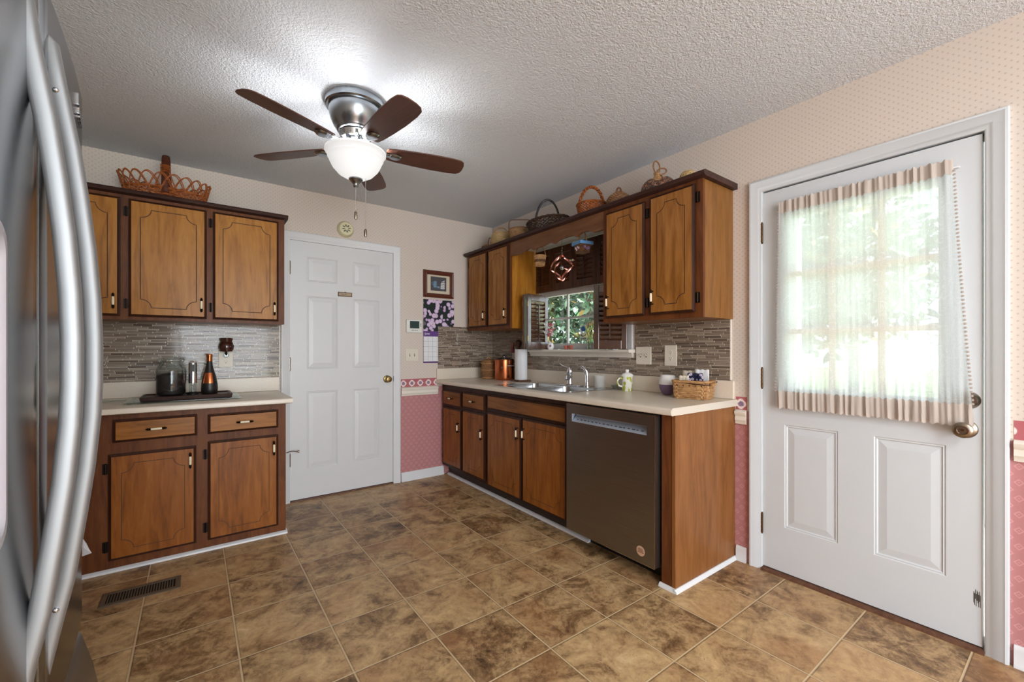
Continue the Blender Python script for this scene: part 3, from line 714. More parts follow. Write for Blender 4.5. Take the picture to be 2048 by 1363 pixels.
mb.build('bowls', M['sink'], sk, smooth=True)
for u0, u1 in B: MB(FR).lathe([(.0,.001),(.04,.002),(.043,.004),(.038,.006)], ((u0+u1)/2,.745,.36), 24, 'v').build('drain', M['chrome'], sk, smooth=True)
fc = thing('faucet', 'chrome single-lever faucet on the sink deck, left of the sprayer', 'faucet', (-.112,-1.262,Z1))
mb = MB(FR); fu, fw = 1.262, .112
mb.lathe([(.036,0),(.036,.006),(.024,.012),(.022,.02),(.021,.095),(.024,.100),(.024,.110),(.019,.135),(.014,.142),(0,.143)], (fu,Z1,fw), 24, 'v')
mb.build('body', M['chrome'], fc, smooth=True)
MB(FR).tube([(fu,Z1+.06,fw+.01),(fu+.035,Z1+.080,fw+.05),(fu+.075,Z1+.085,fw+.10),(fu+.10,Z1+.072,fw+.13),(fu+.104,Z1+.055,fw+.135)], [.017,.015,.013,.012,.012], 14).build('spout', M['chrome'], fc, smooth=True)
MB(FR).tube([(fu,Z1+.132,fw),(fu-.03,Z1+.142,fw+.01),(fu-.06,Z1+.152,fw+.02),(fu-.082,Z1+.168,fw+.026)], [.012,.010,.008,.010], 12, rad2=[.012,.008,.005,.005]).build('lever', M['chrome'], fc, smooth=True)
MB(FR).ext([(fu-.12,fw-.035),(fu+.12,fw-.035),(fu+.13,fw),(fu+.12,fw+.035),(fu-.12,fw+.035),(fu-.13,fw)], 'v', Z1, Z1+.006).build('deck_plate', M['chrome'], fc, bevel=.002)
sp = thing('sink_sprayer', 'chrome pull-out sprayer with curved head beside the faucet', 'sprayer', (-.10,-1.435,Z1))
su, sw = 1.435, .10
MB(FR).lathe([(.024,0),(.024,.006),(.015,.010),(.014,.03)], (su,Z1,sw), 20, 'v').build('base', M['chrome'], sp, smooth=True)
MB(FR).tube([(su,Z1+.028,sw),(su,Z1+.08,sw),(su-.004,Z1+.115,sw+.004),(su-.018,Z1+.142,sw+.012),(su-.038,Z1+.150,sw+.02),(su-.052,Z1+.140,sw+.026)], [.012,.014,.016,.017,.016,.013], 14).build('head', M['chrome'], sp, smooth=True)

# ---------------------------------------------------------------- shutters in the window
def shutter(F, wd, ht, label, group, loc, knob=None, hinges=(), mat='shutter'):
    root = thing('louvered_shutter', label, 'shutter', loc, group)
    mb = MB(F).box(0,.038,0,ht,0,.020).box(wd-.038,wd,0,ht,0,.020).box(.038,wd-.038,0,.062,0,.020).box(.038,wd-.038,ht-.055,ht,0,.020)
    mb.build('frame', M[mat], root, bevel=.002)
    mb = MB(F); n = int((ht-.117)/.033); st = (ht-.117)/n
    for k in range(n):
        y = .062+st*(k+.5)
        mb.ext([(y-.016,.002),(y-.013,.000),(y+.016,.017),(y+.013,.020)], 'u', .0385, wd-.0385)
    mb.build('louvers', M[mat], root)
    MB(F).box(wd/2-.005,wd/2+.005,.075,ht-.085,.022,.031).build('tilt_rod', M[mat], root)
    for s, v in hinges:
        u = 0 if s == 'L' else wd
        MB(F).box(u-.004,u+.004,v-.022,v+.022,.018,.0225).build('hinge', M['brass'], root)
    if knob is not None: MB(F).lathe([(.004,0),(.004,.008),(.009,.012),(.010,.018),(.006,.023),(0,.024)], (knob,ht*.60,.020), 14, 'w').build('knob', M['porcelain'], root, smooth=True)
    return root
GU = 'upper shutters above the window pane'
xs = [.724,.973,1.222,1.471]
nm = ['first from the corner, beside the left wall cabinet', 'second from the corner, behind the copper spinner', 'third from the corner, behind the blue-rimmed basket', 'last one, beside the right wall cabinet']
for k, x in enumerate(xs):
    F = (FR[0], FR[1], FR[2], FR[0]*x+FR[1]*1.685+FR[2]*.018)
    shutter(F, .245, .365, 'closed dark upper louvered shutter, '+nm[k], GU, tuple(FR[0]*x+FR[1]*1.685+FR[2]*.018), (None, .232, .013, None)[k], (('L',.05),) if k == 0 else ())
GLW = 'opened lower shutters beside the window'
def leaf(p0, p1, z, label, flip, hinges):
    a = math.degrees(math.atan2(p1[1]-p0[1], p1[0]-p0[0])); L = math.hypot(p1[0]-p0[0], p1[1]-p0[1])
    F = upright((p0[0],p0[1],z), a); return shutter(F, L, .462, label, GLW, (p0[0],p0[1],z), None, hinges, 'shutter_gloss')
# left pair stands out into the room, the front leaf lit by the window
leaf((-.262,-.900), (-.016,-.872), 1.192, 'open lower shutter leaf left of the pane with bright green-lit louvers', 0, (('L',.09),('L',.38)))
leaf((-.022,-.735), (-.248,-.862), 1.192, 'dark back leaf of the folded shutter pair left of the sink window', 0, (('R',.09),('R',.38)))
# right pair folded back
leaf((-.150,-1.552), (-.028,-1.752), 1.192, 'open dark lower shutter leaf half hidden below the right wall cabinet', 0, (('L',.09),('L',.38)))
leaf((-.118,-1.535), (-.020,-1.700), 1.192, 'rear leaf of the folded shutter pair, window side, right of the pane', 0, ())

# ---------------------------------------------------------------- ceiling fan
FX, FY, FZ = -1.823, -1.472, 2.195
fan = thing('ceiling_fan', 'flush-mount ceiling fan with five walnut blades and lit white bowl', 'ceiling fan', (FX,FY,FZ))
def fz(z): return z-FZ
C0 = (FX,FY,FZ)
MB().lathe([(.0,H-FZ-.001),(.142,H-FZ-.001),(.146,H-FZ-.006),(.146,fz(2.414)),(.140,fz(2.408)),(.0,fz(2.408))], C0, 48).build('ceiling_canopy', M['nickel'], fan, smooth=True)
MB().lathe([(.128,fz(2.408)),(.130,fz(2.400)),(.128,fz(2.38)),(.120,fz(2.35)),(.106,fz(2.32)),(.096,fz(2.308)),(.094,fz(2.302)),(.088,fz(2.292)),(.080,fz(2.288)),(.0,fz(2.287))], C0, 48).build('motor_housing', M['nickel'], fan, smooth=True)
mb = MB(); mb.lathe([(.0,fz(2.287)),(.074,fz(2.287)),(.078,fz(2.284)),(.070,fz(2.256)),(.060,fz(2.250)),(.0,fz(2.250))], C0, 40).build('vent_ring', M['chrome'], fan, smooth=True)
mb = MB()
for k in range(14):
    a = 2*pi*k/14; F = (Vector((-sin(a),cos(a),0)), Vector((cos(a)*.35,sin(a)*.35,.93)), Vector((cos(a),sin(a),-.3)), Vector((FX+cos(a)*.0735,FY+sin(a)*.0735,2.271)))
    mb.F = F; mb.box(-.007,.007,-.010,.010,-.004,.0025)
mb.build('vent_slots', M['grey_slot'], fan)
MB().lathe([(.0,fz(2.25)),(.050,fz(2.25)),(.056,fz(2.235)),(.050,fz(2.220)),(.040,fz(2.216)),(.044,fz(2.204)),(.044,fz(2.190)),(.0,fz(2.190))], C0, 36).build('light_fitter', M['nickel'], fan, smooth=True)
# blades: built once pointing along +x, then copied round the hub
outl = [(.150,-.030),(.158,-.044),(.20,-.052),(.30,-.060),(.40,-.065),(.50,-.064),(.545,-.058),(.562,-.045),(.570,-.02),(.570,.02),(.562,.045),(.545,.058),(.50,.064),(.40,.065),(.30,.060),(.20,.052),(.158,.044),(.150,.030)]
def pit(x, y, z): return (x, y, z+.018-y*.21)
PF = MB(); PF.F = (Vector((1,0,0)),Vector((0,1,0)),Vector((0,0,1)),Vector(C0))
PF.rings([[pit(x,y,-.003) for x,y in outl],[pit(x,y,.003) for x,y in outl]], cap0=True, cap1=True)
bl = PF.build('blade', M['blade'], fan, bevel=.0012)
mb = MB(PF.F)
mb.tube([(.052,0,.040),(.085,0,.030),(.115,0,.020),(.150,0,.012),(.175,0,.010)], [.016,.013,.014,.020,.022], 12, rad2=[.006,.006,.006,.007,.006], up=(0,1,0))
mb.lathe([(.030,.012),(.032,.006),(.028,.002),(.026,-.001),(.020,-.003),(.014,-.005),(0,-.005)], (.195,0,.004), 24, 'w', 1.15, 1.0)
brk = mb.build('blade_bracket', M['nickel'], bl, smooth=True)
ang = [radians(-155.75+72*k) for k in range(5)]
for k, a in enumerate(ang):
    if k == 0: b_ = bl
    else:
        b_ = bl.copy(); COL.objects.link(b_); b_.parent = fan
        q_ = brk.copy(); COL.objects.link(q_); q_.parent = b_
    b_.rotation_euler = (0,0,a)
t = NT('lit_frosted_glass'); t.t.nodes.remove(t.b)
tl = t.n('ShaderNodeBsdfTranslucent', {'Color': (.010,.010,.0098,1)}).outputs[0]; df = t.n('ShaderNodeBsdfDiffuse', {'Color': (.9,.9,.9,1)}).outputs[0]
gl = t.n('ShaderNodeEmission', {'Color': (1,.99,.97,1), 'Strength': .44}).outputs[0]
t.t.links.new(t.n('ShaderNodeAddShader', {0: t.n('ShaderNodeMixShader', {0: .45, 1: tl, 2: df}).outputs[0], 1: gl}).outputs[0], t.out.inputs[0]); M['bowl'] = t.mat
MB().lathe([(.140,fz(2.200)),(.148,fz(2.196)),(.148,fz(2.186)),(.138,fz(2.176)),(.134,fz(2.166)),(.136,fz(2.160)),(.128,fz(2.148)),(.126,fz(2.140)),(.112,fz(2.112)),(.085,fz(2.082)),(.050,fz(2.062)),(.020,fz(2.054)),(.0,fz(2.053))], C0, 48, open=True).build('glass_bowl', M['bowl'], fan, smooth=True)
MB().lathe([(.034,fz(2.060)),(.034,fz(2.052)),(.026,fz(2.044)),(.016,fz(2.034)),(.012,fz(2.026)),(.013,fz(2.020)),(.008,fz(2.013)),(0,fz(2.012))], C0, 24).build('finial', M['nickel'], fan, smooth=True)
def chain(x, y, z0, z1, nm):
    mb = MB(); n = int((z0-z1)/.005)
    for k in range(n): mb.sphere((x,y,z0-k*.005), .0021, 6, 4)
    o = mb.build('pull_chain', M['chrome'], fan, smooth=True)
    MB().lathe([(.002,0),(.006,-.003),(.0075,-.012),(.0075,-.032),(.006,-.040),(.002,-.042)], (x,y,z1), 12).build('pull_pendant', M['satin'], o, smooth=True)
chain(FX, FY, 2.012, 1.893, 'a'); chain(FX+.040, FY-.030, 2.060, 1.803, 'b')
bulb = light('fan_bulb', 'POINT', (0,0,fz(2.150)), 25, (.97,.98,1), shadow_soft_size=.03); bulb.parent = fan
bulb.data.shadow_soft_size = .045

# smoke detector
sd = thing('smoke_detector', 'round yellowed smoke detector above the six-panel door', 'smoke detector', (-1.474,0,2.188))
MB(FB).lathe([(.066,0),(.066,.012),(.060,.020),(.058,.036),(.052,.042),(.0,.044)], (-1.474,2.188,0), 40, 'w').build('housing', plain('yellowed_plastic', (222,216,178), .5, var=.03), sd, smooth=True)
mb = MB(FB)
for k in range(8):
    a = 2*pi*k/8+.2
    for r0 in (.018,.024,.030): mb.box(-1.474+cos(a)*r0-.006,-1.474+cos(a)*r0+.006,2.188+sin(a)*r0-.002,2.188+sin(a)*r0+.002,.0425,.0448)
mb.build('grille', M['grey_slot'], sd)

# ---------------------------------------------------------------- refrigerator
fr = thing('refrigerator', 'stainless refrigerator with two bowed handles at the left edge of the view', 'refrigerator', (-3.06,-2.80,0))
MB().box(-3.42,-2.742,-3.215,-2.39,.03,1.735).build('cabinet_body', plain('grey_cabinet', (104,104,106), .45), fr, bevel=.006)
def fx(y): return -2.683+.019*(1-((y+2.803)/.418)**2)
def door_plan(ya, yb, r=.006):
    n = 22; pts = [(-2.738, ya)]
    for k in range(n+1):
        y = ya+(yb-ya)*k/n; e_ = min(y-ya, yb-y); x = fx(y)
        if e_ < r: x -= r-sqrt(max(r*r-(r-e_)**2, 0))
        pts.append((x,y))
    pts.append((-2.738, yb)); return pts
def fdoor(ya, yb, nm):
    mb = MB(); P = door_plan(ya, yb); rs = []
    for z, s in ((.600,.010),(.604,.003),(.612,0),(1.730,0),(1.738,.003),(1.742,.010)):
        rs.append([(x-s if x > -2.73 else x, y, z) for x, y in P])
    return mb.rings(rs, cap0=True, cap1=True).build(nm, M['fridge'], fr, smooth=True)
drR = fdoor(-2.8015, -2.385, 'right_door'); drL = fdoor(-3.221, -2.8055, 'left_door')
MB().box(-2.70,-2.6660,-2.8050,-2.8020,.61,1.735).build('mullion_strip', M['dwedge'], fr)
hp = [(1.700,-2.668),(1.674,-2.664),(1.657,-2.654),(1.602,-2.646),(1.539,-2.636),(1.502,-2.630),(1.425,-2.6205),(1.347,-2.6125),(1.267,-2.607),(1.203,-2.605),(1.14,-2.605),(1.083,-2.607),(1.004,-2.6135),(.926,-2.623),(.831,-2.636),(.759,-2.651),(.683,-2.661),(.655,-2.668)]
def handle(y, door, dx=0):
    P = [(x-.0115-dx*min(1, (1.70-z)/.06, (z-.655)/.06), y, z) for z, x in hp]; n = len(P)
    ra = [.004,.007]+[.0118]*(n-4)+[.007,.004]
    h_ = MB().tube(P, ra, 20, rad2=[.006,.009]+[.012]*(n-4)+[.009,.006], up=(1,0,0), pw=3.0).build('handle', M['fridge_handle'], door, smooth=True)
    if door is not drR: return h_
    for z in (1.585,.79): MB().sphere((-2.6560, y-.0120, z), .0042, 10, 6).build('screw', M['chrome'], door, smooth=True)
    return h_
handle(-2.752, drR); handle(-2.856, drL, .007)
# chrome maker's mark on the right door, too oblique to read
mb = MB(); y_ = -2.475; x_ = fx(-2.475)
for dy, z0, z1 in ((0,1.700,1.728),(.012,1.688,1.712),(.022,1.684,1.702),(.034,1.680,1.704),(.046,1.680,1.698),(.060,1.676,1.700)):
    mb.box(fx(y_+dy-.03)-.001, fx(y_+dy-.03)+.003, y_+dy-.0325, y_+dy-.0275, z0-.03+.25*(z1-z0), z1-.03)
mb.build('emblem', M['chrome'], drR, label='raised chrome script mark')
mb = MB()
DZ = (.962,1.335); ys = (-3.145,-2.956)
P = []
for cy, cz, t0 in ((ys[1]-.03,DZ[0]+.03,-90),(ys[1]-.03,DZ[1]-.03,0),(ys[0]+.03,DZ[1]-.03,90),(ys[0]+.03,DZ[0]+.03,180)):
    for k in range(7):
        a = radians(t0+15*k); P.append((cy+.03*cos(a), cz+.03*sin(a)))
rs = [[(fx(y)-.004,y,z) for y,z in P],[(fx(y)+.006,y,z) for y,z in P]]
for s, d in ((.90,.007),(.86,.002),(.84,-.006)):
    cy, cz = sum(ys)/2, sum(DZ)/2; rs.append([(fx(y)+d, cy+(y-cy)*s, cz+(z-cz)*(s+.05)) for y,z in P])
mb.rings(rs, cap1=True).build('dispenser', plain('silver_dispenser', (176,174,182), .35, .3), drL, smooth=True)
MB().ext([(-2.738,.578),(-2.692,.578),(-2.684,.560),(-2.676,.530),(-2.666,.490),(-2.658,.440),(-2.655,.38),(-2.658,.10),(-2.738,.09)], 'v', -3.221, -2.385).build('freezer_drawer', M['fridge'], fr, smooth=True)
mb = MB().box(-2.80,-2.70,-3.20,-2.40,.03,.085).build('toe_grille', M['black'], fr)
for s in (-3.16,-2.44): MB().box(-2.80,-2.72,s-.025,s+.025,1.7345,1.762).build('hinge_cover', M['grey_slot'], fr, bevel=.004)
# paper scrap
mb = MB(FB); mb.rings([[(-2.975,.215,.584),(-2.948,.212,.600),(-2.935,.18,.592)],[(-2.98,.17,.586),(-2.945,.165,.603),(-2.925,.150,.598)],[(-2.985,.125,.585),(-2.95,.118,.592),(-2.915,.128,.600)]], closed=False)
o = mb.build('paper_scrap', M['paper'], label='torn white paper scrap on the base cabinet stile beside the refrigerator handle', cat='paper'); so = o.modifiers.new('thick','SOLIDIFY'); so.thickness = .0008

# ---------------------------------------------------------------- floor register
vg = thing('floor_register', 'brown slotted metal floor register in front of the left base cabinet', 'floor vent', (-2.69,-.924,0))
mb = MB(); mb.nest(-2.842,-2.540,-.996,-.852,[(0,.0003),(0,.004),(.006,.006),(.022,.006),(.022,.001)]); mb.build('frame', M['vent'], vg)
mb = MB()
for k in range(24):
    x = -2.816+k*.0105; mb.ext([(x,.001),(x+.0055,.001),(x+.0065,.0058),(x+.002,.0058)], 'v', -.974,-.874) if False else mb.box(x,x+.0042,-.974,-.874,.0016,.0055)
mb.build('slats', M['vent'], vg)
MB().box(-2.822,-2.560,-.975,-.873,.0012,.0014).build('duct_opening', plain('black_duct', (10,9,8), .8), vg)

# ---------------------------------------------------------------- things on the back wall
pf = thing('framed_picture', 'small brown framed still-life of a blue pitcher and cups above the calendar', 'picture', (-.617,0,1.68))
a, b, c, e = -.775, -.459, 1.680, 1.934
MB(FB).mitre(a+.040,b-.040,c+.040,e-.040,[(.040,.001),(.040,.016),(.032,.022),(.020,.018),(.010,.020),(.002,.014),(0,.006)], True).build('frame', plain('mahogany_frame', (92,44,28), .4, var=.15), pf)
MB(FB).box(a+.038,b-.038,c+.038,e-.038,.002,.0055).build('mat_board', plain('cream_mat', (208,196,172), .7), pf)
pa_ = MB(FB).box(-.699,-.535,1.746,1.878,.0056,.0066).build('print', plain('slate_print', (76,76,82), .5), pf)
mb = MB(FB); z_ = .0067
def flat(pts): mb.add([(x,y,z_) for x,y in pts],[tuple(range(len(pts)))])
mb.m = 0; flat([(-.668,1.776),(-.640,1.776),(-.636,1.832),(-.642,1.838),(-.668,1.834),(-.672,1.80)]); mb.tube([(-.671,1.826,z_),(-.684,1.822,z_),(-.682,1.804,z_),(-.670,1.796,z_)], .0025, 6)
flat([(-.632,1.772),(-.608,1.772),(-.603,1.790),(-.637,1.790)])
mb.m = 1
for k in range(4): flat([(-.594,1.766+k*.016),(-.556,1.766+k*.016),(-.550+k*.001,1.780+k*.016),(-.600+k*.003,1.779+k*.016)])
flat([(-.590,1.832),(-.556,1.832),(-.552,1.852),(-.562,1.846)])
mb.build('painted_crockery', [plain('dusty_blue_paint', (112,142,164), .6), plain('grey_white_paint', (206,206,204), .6)], pf, fix=False)
cal = thing('wall_calendar', 'June wall calendar with purple aster photograph below the framed picture', 'calendar', (-.610,0,1.06))
ca, cb = -.772, -.449
MB(FB).box(ca,cb,1.063,1.660,.001,.004).build('backing', plain('purple_backing', (84,46,108), .6), cal)
t = NT('aster_photo'); x, y, z = t.sep(t.co()); p = t.comb(x, z, 0.0)
vo = t.n('ShaderNodeTexVoronoi', {'Vector': p, 'Scale': 25.0, 'Randomness': .85}); dd = vo.outputs[0]; idc = vo.outputs[1]
fl = t.ramp(dd, [(0,(206,150,110)),(.12,(206,150,110)),(.17,(228,214,228)),(.50,(214,190,222)),(.58,(160,120,176)),(.62,(30,44,38)),(1,(24,36,34))])
on = t.ramp(t.sep(idc)[0], [(.20,(0,0,0)),(.22,(1,1,1))])
t.bs(color=t.mix(on, lin((28,42,36)), fl), rough=.35); M['aster'] = t.mat
MB(FB).box(ca+.001,cb-.001,1.362,1.659,.0041,.0052).build('photo', M['aster'], cal)
MB(FB).box(ca+.001,cb-.001,1.312,1.362,.0041,.0053).build('title_band', plain('purple_band', (98,58,132), .5, var=.2), cal)
MB(FB).box(ca+.003,cb-.001,1.078,1.312,.0041,.0050).build('date_sheet', M['paper'], cal)
mb = MB(FB); gw = (cb-.001-ca-.003)/7
for k in range(1,7): x = ca+.003+gw*k; mb.box(x-.0008,x+.0008,1.082,1.308,.0050,.0054)
for k in range(1,5): y = 1.312-.0475*k; mb.box(ca+.003,cb-.002,y-.0008,y+.0008,.0050,.0054)
mb.box(ca+.003,ca+.003+gw,1.099,1.1004,.0050,.0054)
mb.build('grid_lines', plain('grid_ink', (124,124,134), .6), cal)
text_part('June', FB, ca+.013, 1.329, .0055, .030, M['paper'], cal)
th = thing('thermostat', 'white wall thermostat with dark display left of the calendar', 'thermostat', (-.869,0,1.34))
MB(FB).box(-.944,-.794,1.343,1.462,.001,.026).build('housing', plain('white_plastic', (228,228,222), .4, var=.01), th, bevel=.006)
MB(FB).box(-.913,-.822,1.383,1.449,.026,.0268).build('display', plain('dark_lcd', (52,70,66), .2), th)
mb = MB(FB)
for k in range(4): mb.box(-.896+k*.016,-.886+k*.016,1.362,1.367,.026,.0275)
mb.box(-.811,-.805,1.418,1.428,.026,.0275).box(-.811,-.805,1.402,1.412,.026,.0275)
mb.build('buttons', M['grey_slot'], th)
def plate(F, u0, u1, v0, v1, w, label, kind, n, cat):
    r = thing('switch_plate' if kind == 's' else 'outlet_plate', label, cat, tuple(F[0]*((u0+u1)/2)+F[1]*v0+F[2]*w))
    MB(F).box(u0,u1,v0,v1,w,w+.006).build('cover', M['plate'], r, bevel=.003)
    vc = (v0+v1)/2
    for k in range(n):
        if kind == 's':
            u = (u0+u1)/2+(k-(n-1)/2)*.046
            mb = MB(F).box(u-.005,u+.005,vc-.012,vc+.012,w+.0055,w+.0068); mb.build('toggle_slot', M['grey_slot'], r)
            MB(F).ext([(vc-.007,w+.006),(vc+.004,w+.006),(vc+.012,w+.016),(vc+.006,w+.018)], 'u', u-.0035, u+.0035).build('toggle', M['plate'], r)
        else:
            u, v = (u0+u1)/2, vc+(-.0195 if k == 0 else .0195)
            MB(F).lathe([(.017,0),(.017,.0012),(0,.0012)], (u,v,w+.006), 24, 'w', .92, 1).build('receptacle', M['plate'], r, smooth=True)
            mb = MB(F).box(u-.0075,u-.0055,v-.001,v+.008,w+.007,w+.0076).box(u+.0055,u+.0075,v-.001,v+.007,w+.007,w+.0076).lathe([(.0028,0),(.0028,.0006),(0,.0006)],(u,v-.008,w+.007),10,'w'); mb.build('slots', M['grey_slot'], r)
    return r
plate(FB, -.943,-.823,1.083,1.198,0,'ivory double switch plate on wallpaper below the thermostat','s',2,'light switch')
plate(FR, 1.815,1.938,1.088,1.208,.008,'ivory double switch plate on the mosaic right of the sink window','s',2,'light switch')
plate(FR, 2.040,2.128,1.084,1.218,.008,'ivory double outlet on the mosaic above the lilac and white egg cup','o',2,'electrical outlet')
plate(FB, -2.346,-2.258,1.062,1.182,.008,'ivory outlet on the mosaic behind the plugged-in wax warmer','o',1,'electrical outlet')
plate(FR, .365,.445,1.085,1.200,.008,'ivory outlet on the mosaic behind the copper pot','o',2,'electrical outlet')
wm = thing('wax_warmer', 'glossy dark brown plug-in wax warmer on the left outlet', 'wax warmer', (-2.302,-.06,1.165))
t = NT('brown_ceramic_glaze'); M['brownglaze'] = t.bs(color=t.mix(t.noise(t.co(), 20, 3), lin((50,24,18)), lin((78,42,32))), rough=.15, coat=.5)
MB(FB).lathe([(.020,0),(.036,.004),(.044,.022),(.046,.042),(.040,.062),(.034,.072),(.036,.080),(.040,.098),(.036,.100),(.030,.094),(.028,.080),(.0,.076)], (-2.302,1.172,.064), 28, 'v').build('bowl', M['brownglaze'], wm, smooth=True)
MB(FB).lathe([(.016,.0145),(.018,.018),(.016,.052),(.010,.060)], (-2.302,1.150,0), 18, 'w').build('plug', M['jarglass'], wm, smooth=True)
MB(FB).tube([(-2.302,1.150,.055),(-2.304,1.160,.062),(-2.302,1.176,.064)], .006, 8).build('stem', M['bronze'], wm, smooth=True)

# ---------------------------------------------------------------- lace curtain on the outside door
cu = thing('lace_curtain', 'ivory lace curtain panel gathered on rods over the outside door glass', 'curtain', (-.03,-3.07,.885))
def cl(v): t_ = max(0.0, (1.955-v)/1.07); return 2.732-.016*t_, 3.372+.058*t_**1.3
def pleat(u, v, amp, ph=0): return amp*(.6*sin(u*205+ph+2*sin(u*31))+.5*sin(u*117+1.3+v*1.5)+.3*sin(u*333+v*9))
def sheet(v0, v1, nv, amp, off, nm, mat, nu=190):
    mb = MB(FR); rs = []
    for j in range(nv+1):
        v = v0+(v1-v0)*j/nv; a, b = cl(v)
        am = amp(v) if callable(amp) else amp
        rs.append([(a+(b-a)*k/nu, v-(.022*(1-(k/nu))*0) + .004*sin(k*.9), off+.012+pleat(a+(b-a)*k/nu, v, am)) for k in range(nu+1)])
    return mb.rings(rs, closed=False).build(nm, mat, cu, smooth=True, fix=False)
def amp_(v): return .0009+.0045*max(0, 1-abs(v-.97)/.10)+.005*max(0, (v-1.82)/.08)
sheet(.970, 1.900, 20, amp_, .018, 'lace_panel', M['lace'])
sheet(1.897, 1.957, 5, .0062, .019, 'rod_header', M['hem']); sheet(.885, .973, 6, .0056, .019, 'bottom_hem', M['hem'])
for v in (1.925, .935): MB(FR).tube([(2.722,v,.002),(2.722,v,.010),(2.735,v,.012),(3.378,v,.012),(3.385,v,.010),(3.385,v,.002)], .004, 8).build('curtain_rod', M['white_trim'], cu, smooth=True)
for s in (0,1):
    sd_ = MB(FR)
    for k in range(60):
        v = .975+k*.0158; sd_.lathe([(.0030,-.0006),(.0048,0),(.0030,.0006)], (cl(v)[s]+(.003 if s else -.003), v, .032), 8, 'w')
    sd_.build('scalloped_edge', M['hem'], cu, smooth=True)

# ---------------------------------------------------------------- baskets
def wov_part(F, c, prof, n, parent, mat, name='woven_body', r=.004, amp=.0035, rows=None, pw=2.0, stake=True, bottom=True, jit=0.0):
    """woven wall: horizontal strands passing in front of and behind upright stakes; prof = (height, rx, ry)"""
    mb = MB(F); S = n*2
    def pt(a, rx, ry, d, z):
        ca, sa = cos(a), sin(a)
        ca = math.copysign(abs(ca)**(2/pw), ca); sa = math.copysign(abs(sa)**(2/pw), sa)
        return (c[0]+(rx+d)*ca, c[1]+(ry+d)*sa, c[2]+z)
    def at(z):
        for (z0,a0,b0),(z1,a1,b1) in zip(prof, prof[1:]):
            if z <= z1+1e-9:
                t = (z-z0)/(z1-z0); return a0+(a1-a0)*t, b0+(b1-b0)*t
        return prof[-1][1:]
    zt = prof[-1][0]; rows = rows or max(3, int(zt/(2*r)))
    for i in range(rows):
        z = r+(zt-2*r)*i/(rows-1); rx, ry = at(z)
        pts = [pt(2*pi*k/S, rx, ry, amp*(1 if (k//1+i) % 2 else -1)*(1+jit*(random.random()-.5)), z+jit*.004*(random.random()-.5)) for k in range(S)]
        mb.tube(pts, r*1.02, 5, True, rad2=r*.62, up=(0,0,1))
    if stake:
        for k in range(n):
            a = 2*pi*(k+.25)/n
            mb.tube([pt(a, *at(z), 0, z) for z in [zt*q/6 for q in range(7)]], r*.55, 4)
    if bottom:
        rx, ry = prof[0][1:]
        mb.add([pt(2*pi*k/24, rx, ry, 0, r) for k in range(24)], [tuple(range(24))])
    return mb.build(name, mat, parent, smooth=True)
def ring_part(F, c, z, rx, ry, r, parent, mat, name='rim', pw=2.0, wrap=0):
    pts = []
    for k in range(48):
        a = 2*pi*k/48; ca, sa = cos(a), sin(a)
        pts.append((c[0]+rx*math.copysign(abs(ca)**(2/pw), ca), c[1]+ry*math.copysign(abs(sa)**(2/pw), sa), c[2]+z+wrap*(k % 2)))
    return MB(F).tube(pts, r, 7, True).build(name, mat, parent, smooth=True)
def bow(F, c, w, z0, h, r, parent, mat, flat=0.0, deg=0, twist=0, name='handle', rad2=None, lean=0):
    pts = []; n = 28; a = radians(deg)
    for k in range(n+1):
        t = pi*k/n; x = -cos(t); y = sin(t)
        if flat: x = math.copysign(abs(x)**flat, x); y = y**flat
        pts.append((c[0]+x*w*cos(a)-lean*y*sin(a), c[1]+x*w*sin(a)+lean*y*cos(a), c[2]+z0+y*h))
    mb = MB(F)
    if not twist: mb.tube(pts, r, 8, rad2=rad2)
    else:
        P = [Vector(p) for p in pts]; side = Vector((-sin(a), cos(a), 0))
        fine = []
        for i in range(len(P)-1):
            for q in range(4): fine.append(P[i].lerp(P[i+1], q/4))
        for s in (0, 1):
            q = []
            for k, p in enumerate(fine):
                tng = (fine[min(k+1,len(fine)-1)]-fine[max(k-1,0)]).normalized(); nn = side.cross(tng); th = k*twist+s*pi
                q.append(tuple(p+side*cos(th)*r*.8+nn*sin(th)*r*.8))
            mb.tube(q, r*.75, 6)
    return mb.build(name, mat, parent, smooth=True)
ZT = 2.1315
def top(u, w): return (-w, -u, ZT)
# long open-arched basket on the left cabinet
c = (-2.628,-.195,ZT); b_ = thing('handled_basket', 'long orange willow basket with open arched sides on the left wall cabinet', 'basket', c)
wov_part(FW, c, [(0,.185,.085),(.055,.205,.105)], 34, b_, M['wk_orange'], r=.0045, amp=.004, rows=6)
mb = MB(); N = 22
def el(a, rx, ry, z): return (c[0]+rx*cos(a), c[1]+ry*sin(a), c[2]+z)
for k in range(N):
    a0 = 2*pi*k/N
    for q in (0, 1):
        pts = []
        for i in range(13):
            t = i/12; z = .03+.105*sin(pi*t); e_ = .105*sin(pi*t)/.105
            pts.append(el(a0+2*pi/N*2.2*t+q*.03, .203+.027*e_+q*.004, .103+.030*e_+q*.004, z+q*.004))
        mb.tube(pts, .0032, 6)
mb.build('arched_border', M['wk_orange'], b_, smooth=True)
ring_part(FW, c, .057, .209, .109, .007, b_, M['wk_orange'])
bow(FW, c, .110, .03, .250, .020, b_, M['wk_red'], .8, 90, rad2=.009)
mb = MB()
for s in (-1,1):
    for k in range(5): mb.tube([(c[0]-.024, c[1]+s*.112, c[2]+.15+k*.010), (c[0], c[1]+s*.124, c[2]+.155+k*.009), (c[0]+.024, c[1]+s*.112, c[2]+.15+k*.010)], .0035, 6)
    for q in (-1,1): mb.tube([(c[0]+q*.02,c[1]+s*.114,c[2]+.15),(c[0]+q*.05,c[1]+s*.108,c[2]+.06)], .004, 6)
mb.build('handle_binding', M['wk_orange'], b_, smooth=True)
